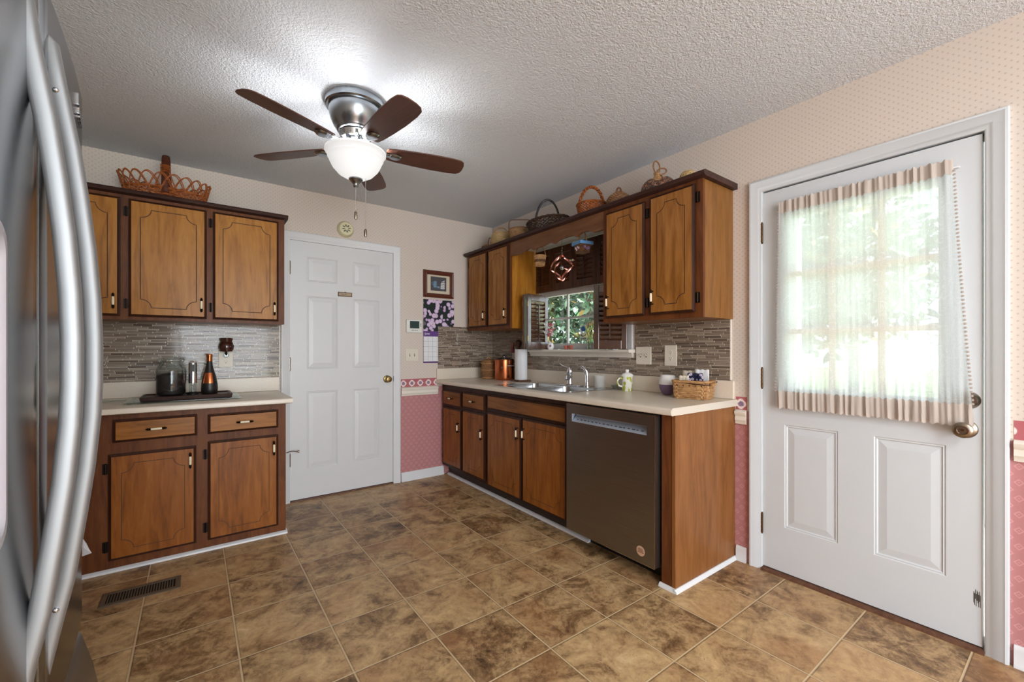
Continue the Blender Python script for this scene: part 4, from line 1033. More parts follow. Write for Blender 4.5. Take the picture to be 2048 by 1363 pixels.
GB = 'baskets along the top of the right wall cabinets'
c = top(.195,.15); b_ = thing('handled_basket', 'half-hidden basket nearest the corner, only its thin bowed handle showing', 'basket', c, GB)
wov_part(FW, c, [(0,.065,.065),(.06,.08,.08)], 20, b_, M['wk_mid'], r=.004); ring_part(FW, c, .06, .083, .083, .006, b_, M['wk_mid'])
bow(FW, c, .082, .05, .10, .0045, b_, M['wk_mid'], 0, 40)
c = top(.405,.17); b_ = thing('handled_basket', 'pale round straw basket with hooped handle, second from the corner', 'basket', c, GB)
wov_part(FW, c, [(0,.06,.06),(.03,.088,.088),(.07,.097,.097),(.11,.090,.090),(.142,.076,.076)], 22, b_, M['wk_pale'], r=.004, amp=.0025); ring_part(FW, c, .142, .078, .078, .006, b_, M['wk_pale'])
bow(FW, c, .098, .04, .158, .006, b_, M['wk_tan'], 0, -38, rad2=.003)
c = top(.70,.17); b_ = thing('handled_basket', 'tan splint basket with flat-topped square wire handle', 'basket', c, GB)
wov_part(FW, c, [(0,.080,.080),(.112,.098,.098)], 30, b_, M['wk_tan'], r=.0035, amp=.002); ring_part(FW, c, .112, .101, .101, .005, b_, M['wk_mid'])
bow(FW, c, .101, .09, .112, .0045, b_, M['wk_brown'], .28, -37)
c = (-.18,-1.075,ZT+.006); b_ = thing('handled_basket', 'wide dark twig basket with tall black bentwood handle', 'basket', c, GB)
wov_part(FW, c, [(0,.10,.14),(.05,.125,.185),(.082,.135,.200)], 30, b_, M['wk_dark'], r=.0055, amp=.006, rows=8, jit=.9); ring_part(FW, c, .085, .137, .208, .009, b_, M['wk_dark'], wrap=.003)
bow(FW, c, .098, .06, .205, .0085, b_, M['black'], 0, -37)
c = top(1.545,.17); b_ = thing('handled_basket', 'honey willow basket with thick twisted rope handle', 'basket', c, GB)
wov_part(FW, c, [(0,.085,.085),(.10,.103,.103)], 28, b_, M['wk_orange'], r=.005, amp=.0045, rows=11); ring_part(FW, c, .103, .106, .106, .007, b_, M['wk_orange'])
bow(FW, c, .088, .08, .155, .0085, b_, M['wk_orange'], 0, -37, twist=.42)
c = top(1.795,.17); b_ = thing('lidded_basket', 'small wicker basket with pointed lid and loop, between rope-handled basket and speckled one', 'basket', c, GB)
wov_part(FW, c, [(0,.055,.055),(.035,.078,.078),(.07,.080,.080),(.092,.064,.064),(.112,.034,.034),(.125,.020,.020)], 20, b_, M['wk_mid'], r=.0038, amp=.0025)
bow(FW, c, .016, .118, .036, .006, b_, M['wk_brown'], 0, -37, name='loop')
t = NT('speckled_bark'); n_ = t.n('ShaderNodeTexVoronoi', {'Vector': t.co(), 'Scale': 150.0}).outputs[1]; v_ = t.sep(n_)[0]
t.bs(color=t.ramp(v_, [(0,(58,42,34)),(.3,(112,84,66)),(.55,(84,60,48)),(.72,(176,112,84)),(.86,(150,128,104)),(.94,(56,44,36))], 'CONSTANT'), rough=.6); M['speckled'] = t.mat
c = top(2.105,.17); b_ = thing('loop_basket', 'two-lobed speckled brown basket with leather wrap and looped cane handle', 'basket', c, GB)
mb = MB(); dx = Vector((.45,-.89,0))
rs = []
for i in range(25):
    t_ = i/24; s = -.115+.23*t_; e_ = sqrt(max(1-abs(s/.116)**2.6, .004)); wst = 1-.22*math.exp(-(s/.03)**2); hh = .128*e_*wst; ww = .066*e_
    rs.append([(c[0]+dx.x*s-dx.y*ww*cos(2*pi*k/20), c[1]+dx.y*s+dx.x*ww*cos(2*pi*k/20), c[2]+hh*.5+hh*.5*sin(2*pi*k/20)) for k in range(20)])
mb.rings(rs, cap0=True, cap1=True).build('speckled_body', M['speckled'], b_, smooth=True)
cz = (c[0]-dx.x*.01, c[1]-dx.y*.01, c[2])
mb = MB().lathe([(.046,.092),(.034,.112),(.020,.128),(.013,.142),(.014,.150),(0,.152)], cz, 14, 'w', .9, 1.1); mb.build('leather_wrap', M['wk_tan'], b_, smooth=True)
mb = MB()
def loopc(cx, cz_, rx, rz, tilt):
    pts = []
    for k in range(24):
        a = 2*pi*k/24; x = rx*cos(a); z = rz*sin(a); xx = x*cos(tilt)-z*sin(tilt); zz = x*sin(tilt)+z*cos(tilt)
        pts.append((cz[0]+(cx+xx)*.80+.004*sin(a), cz[1]+(cx+xx)*-.59, c[2]+cz_+zz))
    mb.tube(pts, .0046, 7, True)
loopc(-.002,.188,.020,.040,.25); loopc(.030,.163,.030,.020,.2); loopc(.01,.135,.032,.012,-.6)
mb.build('cane_loops', M['wk_mid'], b_, smooth=True)
c = top(2.300,.165); mb = MB()
for k in range(9):
    n_v = Vector((sin(k*1.9)*.9, cos(k*2.7), .6*sin(k*3.3)+.3)).normalized(); a_ = n_v.orthogonal().normalized(); bb = n_v.cross(a_)
    for o_ in (-.014,0,.014):
        r_ = sqrt(.048**2-o_**2); mb.tube([tuple(Vector(c)+Vector((0,0,.052))+n_v*o_+a_*r_*cos(2*pi*i/28)+bb*r_*sin(2*pi*i/28)) for i in range(28)], .0042, 6, True)
mb.build('woven_ball', M['wk_pale'], smooth=True, label='pale woven cane ball at the outside-door end of the cabinet top', cat='ball', group=GB)
# hanging from the valance
GH = 'things hanging under the valance'
def hook(F, c, z, parent, zt):
    MB(F).tube([(c[0],c[1],zt),(c[0],c[1],zt-.01),(c[0]+.008,c[1],zt-.02),(c[0]+.006,c[1],zt-.03),(c[0]-.004,c[1],zt-.034),(c[0]-.008,c[1],zt-.026)], .0016, 6).build('hook', M['satin'], parent, smooth=True)
c = (-.245,-1.057,1.860); b_ = thing('hanging_basket', 'tiny tan basket with dark woven bands hanging left of the copper spinner', 'basket', c, GH)
wov_part(FW, c, [(0,.034,.034),(.03,.040,.040)], 18, b_, M['wk_tan'], name='lower_band', r=.003, amp=.002)
wov_part(FW, (c[0],c[1],c[2]+.030), [(0,.041,.041),(.022,.043,.043)], 18, b_, M['wk_brown'], name='dark_band', r=.003, amp=.002, bottom=False)
wov_part(FW, (c[0],c[1],c[2]+.052), [(0,.044,.044),(.028,.046,.046)], 18, b_, M['wk_tan'], name='upper_band', r=.003, amp=.002, bottom=False)
ring_part(FW, c, .082, .048, .048, .004, b_, M['wk_tan']); bow(FW, c, .044, .080, .085, .004, b_, M['wk_mid'], 0, -37)
hook(FW, c, 0, b_, 2.054)
c = (-.245,-1.528,1.880); b_ = thing('hanging_basket', 'tiny square basket with blue rim and painted flowers hanging right of the spinner', 'basket', c, GH)
F = frame(c, -12); z0 = (0,0,0)
wov_part(F, z0, [(0,.036,.040),(.066,.046,.052)], 16, b_, M['wk_brown'], r=.0033, amp=.002, pw=6)
mb = MB(F).box(-.050,.050,-.056,-.050,.056,.078).box(-.050,.050,.050,.056,.056,.078).box(-.056,-.050,-.056,.056,.056,.078).box(.050,.056,-.056,.056,.056,.078); mb.build('blue_rim', plain('sky_blue_paint', (92,142,190), .5), b_)
mb = MB(F); mb.m = 0
for y, z, s in ((-.022,.030,.006),(.004,.022,.006),(-.006,.038,.005),(.018,.034,.006)):
    for k in range(5): a = 2*pi*k/5; mb.lathe([(s*.6,0),(s*.6,.0015),(0,.002)], (-.0475-.04*0, y+cos(a)*s, z+sin(a)*s), 8, 'u')
mb.m = 1
for x, z, s in ((-.014,.036,.007),(.016,.030,.007),(.004,.022,.006)):
    for k in range(5): a = 2*pi*k/5; mb.lathe([(s*.6,-.002),(s*.6,.0),(0,.0)], (x+cos(a)*s, z+sin(a)*s, -.051), 8, 'w') if False else mb.sphere((x+cos(a)*s, -.0525, z+sin(a)*s), s*.55, 8, 5)
mb.build('painted_flowers', [plain('pink_white_paint', (228,206,214), .6), plain('violet_paint', (148,124,178), .6)], b_, smooth=True)
bow(F, z0, .050, .06, .095, .0045, b_, M['wk_mid'], 0, 90); hook(FW, c, 0, b_, 2.054)
c = (-.245,-1.314,1.713); b_ = thing('wind_spinner', 'rose copper ribbon wind spinner hanging under the valance above the sink', 'wind spinner', c, GH)
mb = MB()
for s in range(4):
    a0 = s*pi/2+.35; P = []
    for k in range(33):
        t_ = k/32; z = .19*t_; r_ = .098*(1-abs(2*t_-1))**.8; a = a0+2.5*(t_-.5)
        P.append((c[0]+r_*cos(a), c[1]+r_*sin(a), c[2]+z))
    mb.tube(P, .0085, 8, rad2=.0016, up=(0,0,1))
mb.build('ribbons', M['rosecopper'], b_, smooth=True)
MB().sphere((c[0],c[1],c[2]+.095), .017, 18, 12).build('glass_ball', plain('grey_crystal', (150,146,144), .1, .6), b_, smooth=True)
mb = MB().tube([(c[0],c[1],c[2]+.19),(c[0],c[1],2.02)], .0012, 6)
for k in range(5): mb.sphere((c[0]+.003*(-1)**k, c[1], c[2]+.205+k*.020), .0045, 8, 6)
mb.build('hanging_chain', M['satin'], b_, smooth=True); hook(FW, c, 0, b_, 2.054)

# ---------------------------------------------------------------- left counter
gb = MB().box(-2.805,-2.245,-.505,-.165,.8848,.8900); 
cb_ = thing('glass_board', 'green-tinged glass cutting board lying under the wooden tray', 'cutting board', (-2.525,-.335,.8783))
gb.build('glass_sheet', M['boardglass'], cb_, bevel=.001)
for x in (-2.78,-2.27):
    for y in (-.48,-.19): MB().lathe([(.009,.8783),(.009,.8847)], (x,y,0), 14).build('foot', M['jarglass'], cb_, smooth=True)
TZ = .8902
mb = MB(); x0, x1, y0, y1 = -2.735, -2.292, -.455, -.200
mb.rings([[(x0,y0,TZ),(x1,y0,TZ),(x1,y1,TZ),(x0,y1,TZ)],[(x0-.004,y0-.004,TZ+.02),(x1+.004,y0-.004,TZ+.02),(x1+.004,y1+.004,TZ+.02),(x0-.004,y1+.004,TZ+.02)],
          [(x0+.004,y0+.004,TZ+.022),(x1-.004,y0+.004,TZ+.022),(x1-.004,y1-.004,TZ+.022),(x0+.004,y1-.004,TZ+.022)],
          [(x0+.016,y0+.016,TZ+.014),(x1-.016,y0+.016,TZ+.014),(x1-.016,y1-.016,TZ+.014),(x0+.016,y1-.016,TZ+.014)]], cap0=True, cap1=True)
mb.build('serving_tray', M['traywood'], label='dark wooden serving tray holding a jar, an opener and a bottle', cat='tray')
TT = TZ+.0145
c = (-2.600,-.300,TT); jr = thing('storage_jar', 'clear glass jar half full of black contents with glass lid on the wooden tray', 'jar', c)
MB().lathe([(.0,.001),(.060,.001),(.072,.008),(.075,.02),(.075,.150),(.070,.175),(.058,.192),(.056,.200),(.056,.206)], c, 40, open=True).build('glass_body', M['jarglass'], jr, smooth=True)
t = NT('ground_coffee'); n_ = t.noise(t.co(), 90, 4); t.bump(n_, .5, .004); M['coffee'] = t.bs(color=t.mix(n_, lin((18,14,14)), lin((44,34,32))), rough=.6)
MB().lathe([(.0,.004),(.062,.004),(.070,.012),(.0718,.03),(.0718,.128),(.045,.136),(.0,.141)], c, 36).build('contents', M['coffee'], jr, smooth=True)
MB().lathe([(.058,.2065),(.064,.208),(.066,.214),(.066,.224),(.060,.232),(.030,.235),(.0,.235)], c, 36).build('glass_lid', M['jarglass'], jr, smooth=True)
c = (-2.492,-.300,TT); op = thing('wine_opener', 'slim electric corkscrew of brushed steel standing between jar and bottle', 'corkscrew', c)
MB().lathe([(.031,.0),(.031,.006),(.024,.012),(.022,.016),(.0,.016)], c, 28).build('stand', M['black'], op, smooth=True)
MB().lathe([(.0205,.0165),(.0205,.072)], c, 28, open=True).build('clear_sleeve', M['jarglass'], op, smooth=True)
mb = MB(); mb.tube([(c[0]+.006*cos(k*.8), c[1]+.006*sin(k*.8), c[2]+.022+k*.0012) for k in range(40)], .0016, 6).build('screw', M['chrome'], op, smooth=True)
MB().lathe([(.0,.072),(.0225,.0722),(.0225,.196),(.021,.202),(.0,.203)], c, 28).build('motor_body', M['steel'], op, smooth=True)
MB(frame(c, 0)).box(-.008,.008,-.0245,-.021,.145,.190).build('switch', M['black'], op, bevel=.003)
c = (-2.405,-.290,TT); bt = thing('wine_bottle', 'matte black bottle with copper label and copper neck foil on the tray', 'bottle', c)
MB().lathe([(.0,.0),(.040,.0),(.044,.006),(.0455,.03),(.044,.06),(.038,.10),(.029,.135),(.021,.165),(.016,.195),(.0145,.215),(.0145,.246),(.0,.247)], c, 36).build('glass_body', plain('matte_black_glass', (30,26,24), .4), bt, smooth=True)
MB().lathe([(.0152,.208),(.0158,.212),(.0150,.236),(.0168,.238),(.0168,.250),(.015,.256),(.0,.257)], c, 28).build('neck_foil', M['copper'], bt, smooth=True)
mb = MB(); rs = []
for z, r_ in ((.068,.0432),(.10,.0386),(.135,.0296)): rs.append([(c[0]+r_*cos(a), c[1]+r_*sin(a), c[2]+z) for a in [radians(-150+k*6) for k in range(16)]])
mb.rings(rs, closed=False).build('label', M['copper'], bt, smooth=True)
MB().box(-2.925,-2.818,-.262,-.205,.8783,.891).build('plastic_case', M['jarglass'], label='flat clear plastic case on the left counter near the refrigerator', cat='case', bevel=.003)

# ---------------------------------------------------------------- right counter
CZ = .9053
c = (-.180,-.205,CZ); b_ = thing('lidded_basket', 'barrel-shaped woven basket with lid in the counter corner', 'basket', c)
wov_part(FW, c, [(0,.058,.058),(.05,.070,.070),(.10,.070,.070),(.165,.062,.062)], 40, b_, M['wk_mid'], r=.003, amp=.0012, rows=28)
for z, r_ in ((.012,.064),(.088,.073),(.150,.067)): ring_part(FW, c, z, r_, r_, .006, b_, M['wk_tan'], name='hoop')
MB().lathe([(.064,.166),(.066,.172),(.060,.182),(.030,.190),(.0,.192)], c, 30).build('lid', M['wk_mid'], b_, smooth=True)
bow(FW, c, .018, .188, .022, .005, b_, M['wk_tan'], 0, -37, name='lid_loop')
for s in (-1,1): bow(FW, (c[0]+s*.052,c[1]-s*.052,c[2]), .012, .148, .016, .004, b_, M['wk_tan'], 0, 53, name='ear')
c = (-.135,-.405,CZ); b_ = thing('stock_pot', 'shiny copper stock pot with dark lid beside the barrel basket', 'pot', c)
MB().lathe([(.0,.0),(.080,.0),(.087,.006),(.090,.02),(.090,.182),(.093,.185),(.093,.190),(.088,.190),(.086,.18),(.0,.18)], c, 44).build('pot_body', M['copper'], b_, smooth=True)
MB().lathe([(.090,.1905),(.088,.196),(.060,.206),(.02,.212),(.0,.213)], c, 40).build('lid', plain('dark_glass_lid', (50,44,42), .12, .3), b_, smooth=True)
MB().lathe([(.008,.212),(.006,.222),(.016,.230),(.018,.238),(.010,.243),(.0,.243)], c, 20).build('lid_knob', M['chrome'], b_, smooth=True)
for s in (-1,1):
    a = radians(-85 if s < 0 else 95); d_ = Vector((cos(a),sin(a),0)); e_ = Vector((-sin(a),cos(a),0)); o_ = Vector(c)
    MB().tube([tuple(o_+d_*r_+e_*q+Vector((0,0,z))) for r_, q, z in ((.088,-.034,.132),(.108,-.032,.134),(.124,-.018,.136),(.128,0,.137),(.124,.018,.136),(.108,.032,.134),(.088,.034,.132))], .0055, 8).build('handle', M['chrome'], b_, smooth=True)
MB(upright((c[0]-.0905*.75,c[1]-.0905*.66,c[2]), -49)).lathe([(.012,0),(.011,.002),(0,.002)], (0,.118,.0), 18, 'w').build('badge', M['chrome'], b_, smooth=True)
c = (-.135,-.664,CZ); b_ = thing('paper_towel_holder', 'roll of white paper towel upright on a wooden holder by the sink', 'paper towel', c)
F = frame(c, -10)
MB(F).box(-.062,.062,-.078,.078,0,.016).build('base', M['oldwood'], b_, bevel=.005)
mb = MB(F).lathe([(.018,.0165),(.056,.0165),(.0565,.020),(.0565,.284),(.056,.287),(.018,.287),(.018,.0165)], (0,0,0), 40)
mb.rings([[(-.0567,-.004,.02),(-.0567,-.004,.284)],[(-.060,-.030,.02),(-.058,-.028,.284)],[(-.058,-.062,.02),(-.050,-.050,.284)],[(-.036,-.088,.02),(-.034,-.066,.284)]], closed=False)
mb.build('roll', M['paper'], b_, smooth=True)
MB(F).tube([(0,0,.0165),(0,0,.297)], .010, 10).build('dowel', M['oldwood'], b_)
c = (-.042,-.503,CZ); b_ = thing('pepper_mill', 'tall turned brown pepper mill partly hidden behind the paper towel', 'pepper mill', c)
MB().lathe([(.0,.0),(.028,.0),(.030,.01),(.022,.04),(.018,.10),(.022,.20),(.026,.26),(.020,.30),(.0,.301)], c, 24).build('body', M['oldwood'], b_, smooth=True)
MB().lathe([(.016,.3015),(.022,.312),(.028,.336),(.026,.360),(.014,.374),(.0,.377)], c, 24).build('turning_head', plain('dark_turned_wood', (78,46,30), .35), b_, smooth=True)
c = (-.050,-.405,1.13); b_ = thing('plug_in_air_freshener', 'brown and red plug-in on the outlet behind the copper pot', 'air freshener', (-.0145,-.405,1.13))
MB(FR).lathe([(.0,.0),(.020,.002),(.022,.02),(.018,.040),(.0,.041)], (.405,1.158,.036), 20, 'v').build('base', plain('crimson_plastic', (140,58,66), .4), b_, smooth=True)
MB(FR).lathe([(.0,.0),(.013,.0),(.015,.02),(.014,.055),(.0,.058)], (.405,1.1995,.036), 20, 'v').build('bottle', plain('reddish_brown_bottle', (122,58,36), .25), b_, smooth=True)
MB(FR).box(.393,.417,1.160,1.190,.0145,.020).build('plug', M['plate'], b_)
c = (-.085,-1.545,.9089); MB().lathe([(.0,.001),(.034,.0),(.036,.004),(.041,.088),(.0395,.088),(.034,.006),(.0,.005)], c, 32).build('plastic_cup', M['cupplastic'], smooth=True, label='frosted clear plastic cup behind the sprayer on the sink deck', cat='cup')
c = (-.052,-1.690,CZ); MB().lathe([(.0,.001),(.034,.001),(.038,.006),(.050,.030),(.048,.031),(.036,.008),(.0,.005)], c, 32).build('glass_dish', M['jarglass'], smooth=True, label='low clear glass dish between plastic cup and lidded mug', cat='dish')
c = (-.090,-1.800,CZ); b_ = thing('lidded_mug', 'white mug with green leaf print and matching lid', 'mug', c)
t = NT('leaf_print_china'); x, y, z = t.sep(t.co()); vo = t.n('ShaderNodeTexVoronoi', {'Vector': t.map(t.co(), (1,1,.75)), 'Scale': 46.0}); dd = t.m('SUBTRACT', vo.outputs[0], t.m('MULTIPLY', t.noise(t.co(), 60, 2), .25))
k_ = t.ramp(dd, [(0,(1,1,1)),(.34,(1,1,1)),(.40,(0,0,0))]); idc = t.sep(vo.outputs[1])[0]
msk = t.m('MULTIPLY', k_, t.ramp(idc, [(.12,(0,0,0)),(.15,(1,1,1))])); low = t.ramp(z, [(.096,(1,1,1)),(.100,(0,0,0))])
t.bs(color=t.mix(t.m('MULTIPLY', msk, low), lin((238,236,226)), t.mix(idc, lin((150,166,50)), lin((206,206,84)))), rough=.15); M['leafmug'] = t.mat
MB().lathe([(.0,.0),(.032,.0),(.035,.004),(.037,.095),(.041,.104),(.041,.108),(.036,.108),(.033,.10),(.0,.10)], c, 36).build('cup_body', M['leafmug'], b_, smooth=True)
F = frame(c, 143); MB(F).tube([(.034,0,.085),(.050,0,.088),(.064,0,.075),(.066,0,.055),(.056,0,.036),(.034,0,.030)], .0055, 10, rad2=.0035).build('handle', M['leafmug'], b_, smooth=True)
MB().lathe([(.041,.1085),(.040,.112),(.030,.120),(.014,.126),(.010,.130),(.014,.140),(.010,.147),(.0,.148)], c, 30).build('lid', plain('white_china', (238,238,234), .15), b_, smooth=True)
c = (-.095,-2.118,CZ); b_ = thing('egg_cup', 'egg-shaped tumbler, lilac below and white above, beside the napkin basket', 'tumbler', c)
t = NT('lilac_white_glaze'); z = t.sep(t.co())[2]; t.bs(color=t.ramp(z, [(.062,(122,98,128)),(.0635,(236,234,232))], 'CONSTANT'), rough=.3); M['egg'] = t.mat
MB().lathe([(.0,.0),(.022,.0),(.034,.010),(.046,.032),(.052,.062),(.051,.090),(.045,.116),(.041,.124),(.039,.124),(.045,.09),(.044,.06),(.0,.02)], c, 40).build('vessel', M['egg'], b_, smooth=True)
c = (-.137,-2.318,CZ); F = frame(c, 13); b_ = thing('handled_basket', 'square tan splint basket of foil packets on the right counter', 'basket', c)
O = (0,0,0)
wov_part(F, O, [(0,.070,.088),(.02,.076,.094),(.098,.078,.098)], 22, b_, M['wk_tan'], r=.0058, amp=.0022, rows=9, pw=7)
ring_part(F, O, .100, .082, .102, .0075, b_, M['wk_tan'], pw=7)
mb = MB(F)
for k in range(5):
    y = -.07+k*.034; mb.add([(-.0835,y-.005,.082),(-.0835,y+.005,.082),(-.0835,y,.072)],[(0,1,2)])
mb.build('heart_cutouts', M['wk_dark'], b_, fix=False)
mb = MB(F); mb.tube([(-.060,.104,.098),(-.078,.04,.094),(-.086,-.03,.088),(-.080,-.085,.085),(-.05,-.112,.084)], .0022, 6); mb.tube([(.02,-.112,.090),(.07,-.11,.096),(.084,-.09,.098)], .0022, 6); mb.build('wire_bail', M['bronze'], b_, smooth=True)
MB(F).tube([(-.052,-.112,.084),(-.04,-.1135,.084),(-.005,-.114,.087),(.012,-.113,.089)], [.008,.011,.011,.008], 12).build('wooden_grip', M['wk_tan'], b_, smooth=True)
GPK = 'packets in the square counter basket'
def packet(y, x, tilt, w, h, mat, label, lean=.0):
    F2 = frame(c, 13+tilt); mb = MB(F2); rs = []
    for i in range(9):
        v = h*i/8; rs.append([(x+lean*v+(.006*sin(pi*i/8)*sin(pi*k/10))+.002*sin(k*2+i), y-w/2+w*k/10, .030+v+.002*sin(k*1.7)) for k in range(11)])
    o = mb.rings(rs, closed=False).build('packet', mat, smooth=True, label=label, cat='packet', group=GPK); s_ = o.modifiers.new('thick','SOLIDIFY'); s_.thickness = .003; return o
t = NT('navy_floral_foil'); vo = t.n('ShaderNodeTexVoronoi', {'Vector': t.co(), 'Scale': 48.0}); t.bs(color=t.ramp(vo.outputs[0], [(.0,(220,170,110)),(.16,(150,128,190)),(.3,(222,218,222)),(.42,(40,42,74)),(.8,(28,30,56))]), rough=.3); M['navyfoil'] = t.mat
packet(-.020,-.030,0,.085,.118,M['navyfoil'],'navy foil packet with flower print at the front of the counter basket',-.1)
packet(-.042,.005,-6,.080,.138,M['paper'],'crumpled white packet behind the navy foil one',.05)
packet(.030,.02,6,.080,.128,plain('pale_tan_foil', (200,188,170), .35),'pale tan packet at the back of the counter basket',.1)
packet(.045,-.030,4,.055,.102,plain('cream_packet', (216,204,184), .4),'small cream packet at the left front of the counter basket',-.1)

# ---------------------------------------------------------------- window sill
SZ = 1.1902
c = (-.048,-.962,SZ); b_ = thing('bud_vase', 'little white china vase with printed flower on the window sill', 'vase', c)
MB().lathe([(.0,.0),(.018,.0),(.026,.010),(.029,.028),(.024,.046),(.016,.056),(.018,.066),(.016,.066),(.013,.056),(.0,.05)], c, 28).build('vessel', plain('white_vase_china', (232,230,230), .15), b_, smooth=True)
MB(frame(c,-135)).sphere((.0275,0,.030), .009, 12, 8, (.25,1,1)).build('flower_print', plain('plum_print', (128,64,104), .5), b_, smooth=True)
c2_ = (-.048,-.976,SZ+.07); fl_ = thing('dried_bouquet', 'pink, white and grey dried flower bunch in the china vase', 'flowers', c2_)
mb = MB(); mg = MB(); mw = MB(); random.seed(4)
for k in range(26):
    a = random.random()*6.28; r_ = random.random()**.6*.048; z = .05+random.random()*.10; p = (c2_[0]+r_*cos(a)-.02, c2_[1]+r_*sin(a)+.012, c2_[2]+z)
    mg.tube([(c2_[0],c2_[1],c2_[2]-.03),(c2_[0]+.4*(p[0]-c2_[0]),c2_[1]+.4*(p[1]-c2_[1]),c2_[2]+.3*z),p], .0011, 5)
    tgt = mb if k % 3 == 0 else mw
    for q in range(5):
        e_ = (p[0]+random.uniform(-.010,.010), p[1]+random.uniform(-.010,.010), p[2]+random.uniform(-.010,.010)); tgt.sphere(e_, .0085 if k % 3 == 0 else .006, 8, 5)
mg.build('stems', plain('dry_stem', (112,124,84), .7), fl_); mb.build('pink_blooms', plain('rose_petals', (188,88,104), .7), fl_, smooth=True); mw.build('white_blooms', plain('white_petals', (220,214,208), .7), fl_, smooth=True)
for k, (y, lab) in enumerate(((-1.150,'left one of two tiny terracotta pots on the window sill'),(-1.205,'right one of two tiny terracotta pots on the window sill'))):
    MB().lathe([(.0,.0),(.013,.0),(.019,.024),(.022,.025),(.022,.033),(.018,.033),(.014,.01),(.0,.009)], (-.045,y,SZ), 24).build('terracotta_pot', plain('terracotta', (176,98,78), .7), smooth=True, label=lab, cat='pot', group='terracotta pots on the sill')
c = (-.035,-1.400,SZ); b_ = thing('glass_tumbler', 'small clear glass with green sprig standing on the sill at the right of the pane', 'glass', c)
MB().lathe([(.0,.001),(.022,.0),(.024,.003),(.028,.060),(.0265,.060),(.022,.006),(.0,.005)], c, 28).build('glass_body', M['jarglass'], b_, smooth=True)
mb = MB(); ml = MB()
for k in range(5):
    a = k*1.3; tip = (c[0]+.03*cos(a), c[1]+.03*sin(a), c[2]+.13+.02*k); mb.tube([(c[0],c[1],c[2]+.01),(c[0]+.012*cos(a),c[1]+.012*sin(a),c[2]+.07),tip], .0016, 6)
    for q in range(3): ml.sphere((tip[0]-.008*q*cos(a), tip[1]-.008*q*sin(a), tip[2]-.025*q), .011, 8, 5, (.9,.35,1.1))
mb.build('stems', plain('pale_green_stem', (168,184,84), .5), b_); ml.build('leaves', plain('yellow_green_leaf', (196,204,96), .5), b_, smooth=True)
c = (.050,-1.252,1.272); b_ = thing('suncatcher', 'blue and clear acrylic figure stuck to the window pane', 'suncatcher', c)
Fs = (FR[0],FR[1],FR[2],Vector((.054,-1.252,1.272)))
pts = [(-.034,0),(.034,0),(.040,.03),(.036,.09),(.020,.118),(-.020,.118),(-.036,.09),(-.040,.03)]
MB(Fs).ext(pts, 'w', 0, .006).build('clear_body', M['cupplastic'], b_)
MB(Fs).sphere((0,.085,.007), .026, 18, 10, (1,.85,.25)).build('blue_dome', plain('blue_acrylic', (60,120,190), .2), b_, smooth=True)
mb = MB(Fs); mb.box(-.028,.028,.006,.012,.0062,.009); mb.tube([(-.026,.045,.0075),(-.02,.03,.0075),(0,.026,.0075),(.02,.03,.0075),(.026,.045,.0075)], .003, 6); mb.build('dark_markings', M['grey_slot'], b_)
Fs2 = (FR[0],FR[1],FR[2],Vector((.054,-1.330,1.322)))
b_ = thing('window_charm', 'small black and white bird charm on the pane right of the blue figure', 'charm', (.054,-1.330,1.322))
MB(Fs2).sphere((0,.025,.006), .020, 14, 10, (.8,1.2,.3)).build('body', M['black'], b_, smooth=True)
MB(Fs2).sphere((.002,.020,.010), .011, 12, 8, (.8,1.2,.3)).build('breast', M['paper'], b_, smooth=True); MB(Fs2).sphere((-.006,.052,.006), .012, 12, 8, (1,1,.4)).build('head', M['black'], b_, smooth=True)

# ---------------------------------------------------------------- outside
t = NT('lawn'); n_ = t.noise(t.co(), 3, 5); M['lawn'] = t.bs(color=t.ramp(n_, [(.3,(96,112,78)),(.7,(146,160,120))]), rough=.9)
MB().box(.1201,40,-30,30,-.35,-.25).build('lawn', M['lawn'], label='sunlit lawn outside the door and window', cat='lawn')
MB().box(.1202,1.55,-1.89,3.5,-.2499,-.20).build('bounce_slab', plain('bounce_slab_concrete', (214,210,200), .8), label='pale concrete slab below the sink window, added to bounce sunlight in', cat='patio')  # pale ground added to throw sun up through the window
MB().box(.3001,.85,-6.8,4.0,2.447,2.597).build('trim_30', M['white_paint'], kind='structure', label='white roof eave, unseen, added to shade the window wall', cat='eave')  # overhang added out of view to keep direct sun off the panes
MB().box(2.10,2.22,-3.40,-1.86,2.7001,2.82).build('porch_beam', M['white_paint'], label='white beam across the two porch posts outside', cat='beam')
MB().box(.1202,2.3,-5.2,-1.9,-.2499,-.08).build('porch_slab', plain('pale_concrete', (206,202,194), .8), label='pale concrete porch slab outside the half-glass door', cat='porch')
for k, y in enumerate((-1.98,-3.28)):
    MB().box(2.10,2.22,y-.06,y+.06,-.0798,2.7).build('porch_post', M['white_paint'], label=('white porch post outside, seen at the left through the lace curtain','white porch post outside, seen in the middle through the lace curtain')[k], cat='post', group='porch posts', bevel=.008)
rl = thing('porch_railing', 'white porch railing beyond the half-glass door', 'railing', (2.16,-2.6,-.0798))
MB().box(2.13,2.19,-3.21,-2.05,.72,.78).box(2.13,2.19,-3.21,-2.05,.06,.11).build('rails', M['white_paint'], rl)
for y in (-3.20,-2.06): MB().box(2.14,2.18,y-.02,y+.02,-.0799,.0599).build('railing_foot', M['white_paint'], rl)
for k in range(9): MB().box(2.145,2.175,-3.15+k*.13,-3.12+k*.13,.1101,.7199).build('baluster', M['white_paint'], rl)
leafmats = [plain('glossy_dark_leaf', (34,62,42), .3), plain('fresh_leaf', (62,100,62), .35), plain('pale_leaf', (128,160,130), .35), plain('yellowing_leaf', (170,140,66), .5)]
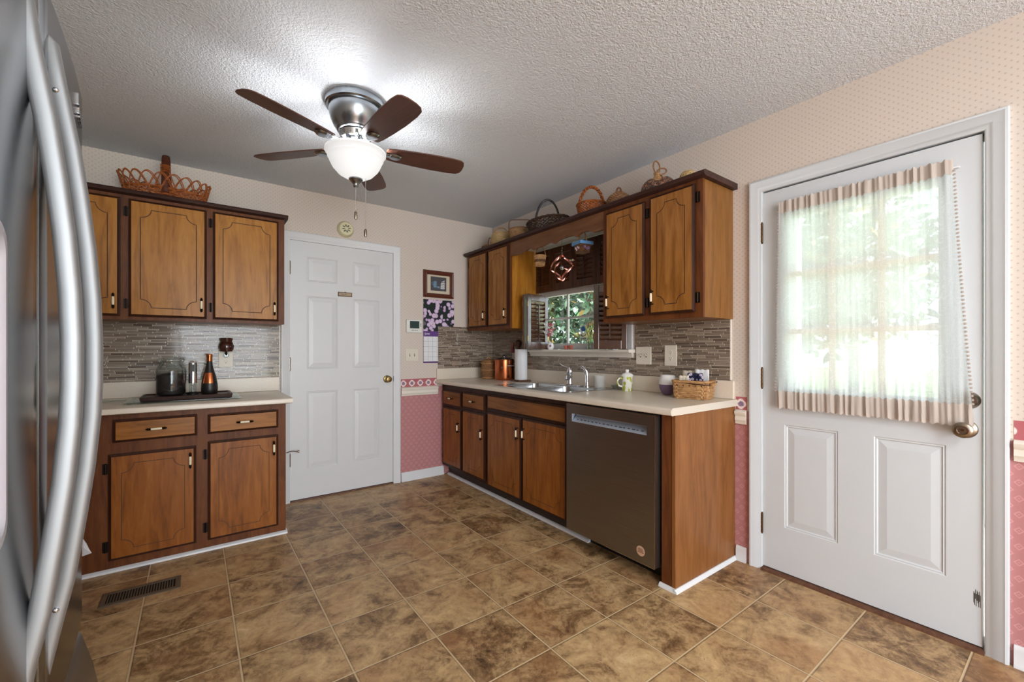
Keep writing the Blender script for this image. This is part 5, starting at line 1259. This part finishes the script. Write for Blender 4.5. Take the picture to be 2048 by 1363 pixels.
def foliage(c, r, n, size, name='foliage', parent=None, wts=(8,7,4,1), shell=.55):
    mb = MB(); pool = [i for i, w in enumerate(wts) for _ in range(w)]
    for _ in range(n):
        d = Vector((random.gauss(0,1),random.gauss(0,1),random.gauss(0,1))).normalized(); q = random.uniform(shell,1)
        p = Vector((c[0]+d.x*r[0]*q, c[1]+d.y*r[1]*q, c[2]+d.z*r[2]*q))
        a = Vector((random.gauss(0,1),random.gauss(0,1),random.gauss(-.5,.7))).normalized(); s = a.orthogonal().normalized()
        s = (Matrix.Rotation(random.random()*6.28, 3, a) @ s); nn = a.cross(s); L = size*random.uniform(.6,1.2); w_ = L*.19
        mb.m = random.choice(pool)
        P = [p, p+a*L*.35+s*w_, p+a*L*.7+s*w_*.8, p+a*L, p+a*L*.7-s*w_*.8, p+a*L*.35-s*w_, p+a*L*.35+nn*w_*.25, p+a*L*.7+nn*w_*.2]
        mb.add([tuple(x) for x in P], [(0,1,6),(1,2,7,6),(2,3,7),(3,4,7),(4,5,6,7),(5,0,6)])
    return mb.build(name, leafmats, parent, fix=False)
random.seed(11)
sh_ = thing('magnolia_tree', 'glossy-leaved broad magnolia tree close outside the sink window', 'tree', (2.6,1.1,-.25))
foliage((2.6,1.1,1.72), (1.15,2.1,1.70), 7800, .17, 'foliage', sh_)
MB().tube([(2.6,1.1,-.243),(2.62,1.12,.6),(2.58,1.08,1.6),(2.6,1.1,2.8)], [.09,.08,.06,.02], 10).build('trunk', M['oldwood'], sh_, smooth=True)
for k, (x, y, s) in enumerate(((7.5,.2,2.6),(10.5,-4.6,2.8),(15,1.0,3.6),(9.0,6.8,3.0))):
    lab = ('leafy tree beyond the porch, straight out from the half-glass door','leafy tree across the lawn, right of the porch view','far tall tree beyond the magnolia','leafy tree left of the magnolia')[k]
    tr_ = thing('yard_tree', lab, 'tree', (x,y,-.25), 'trees across the yard')
    foliage((x,y,s*1.08), (s*.75,s*.8,s*.72), 1500, .42, 'crown', tr_, (2,4,4,1), .4)
    MB().tube([(x,y,-.243),(x+.05,y,s*.5),(x,y,s*1.2)], [.16,.12,.04], 10).build('trunk', M['oldwood'], tr_, smooth=True)
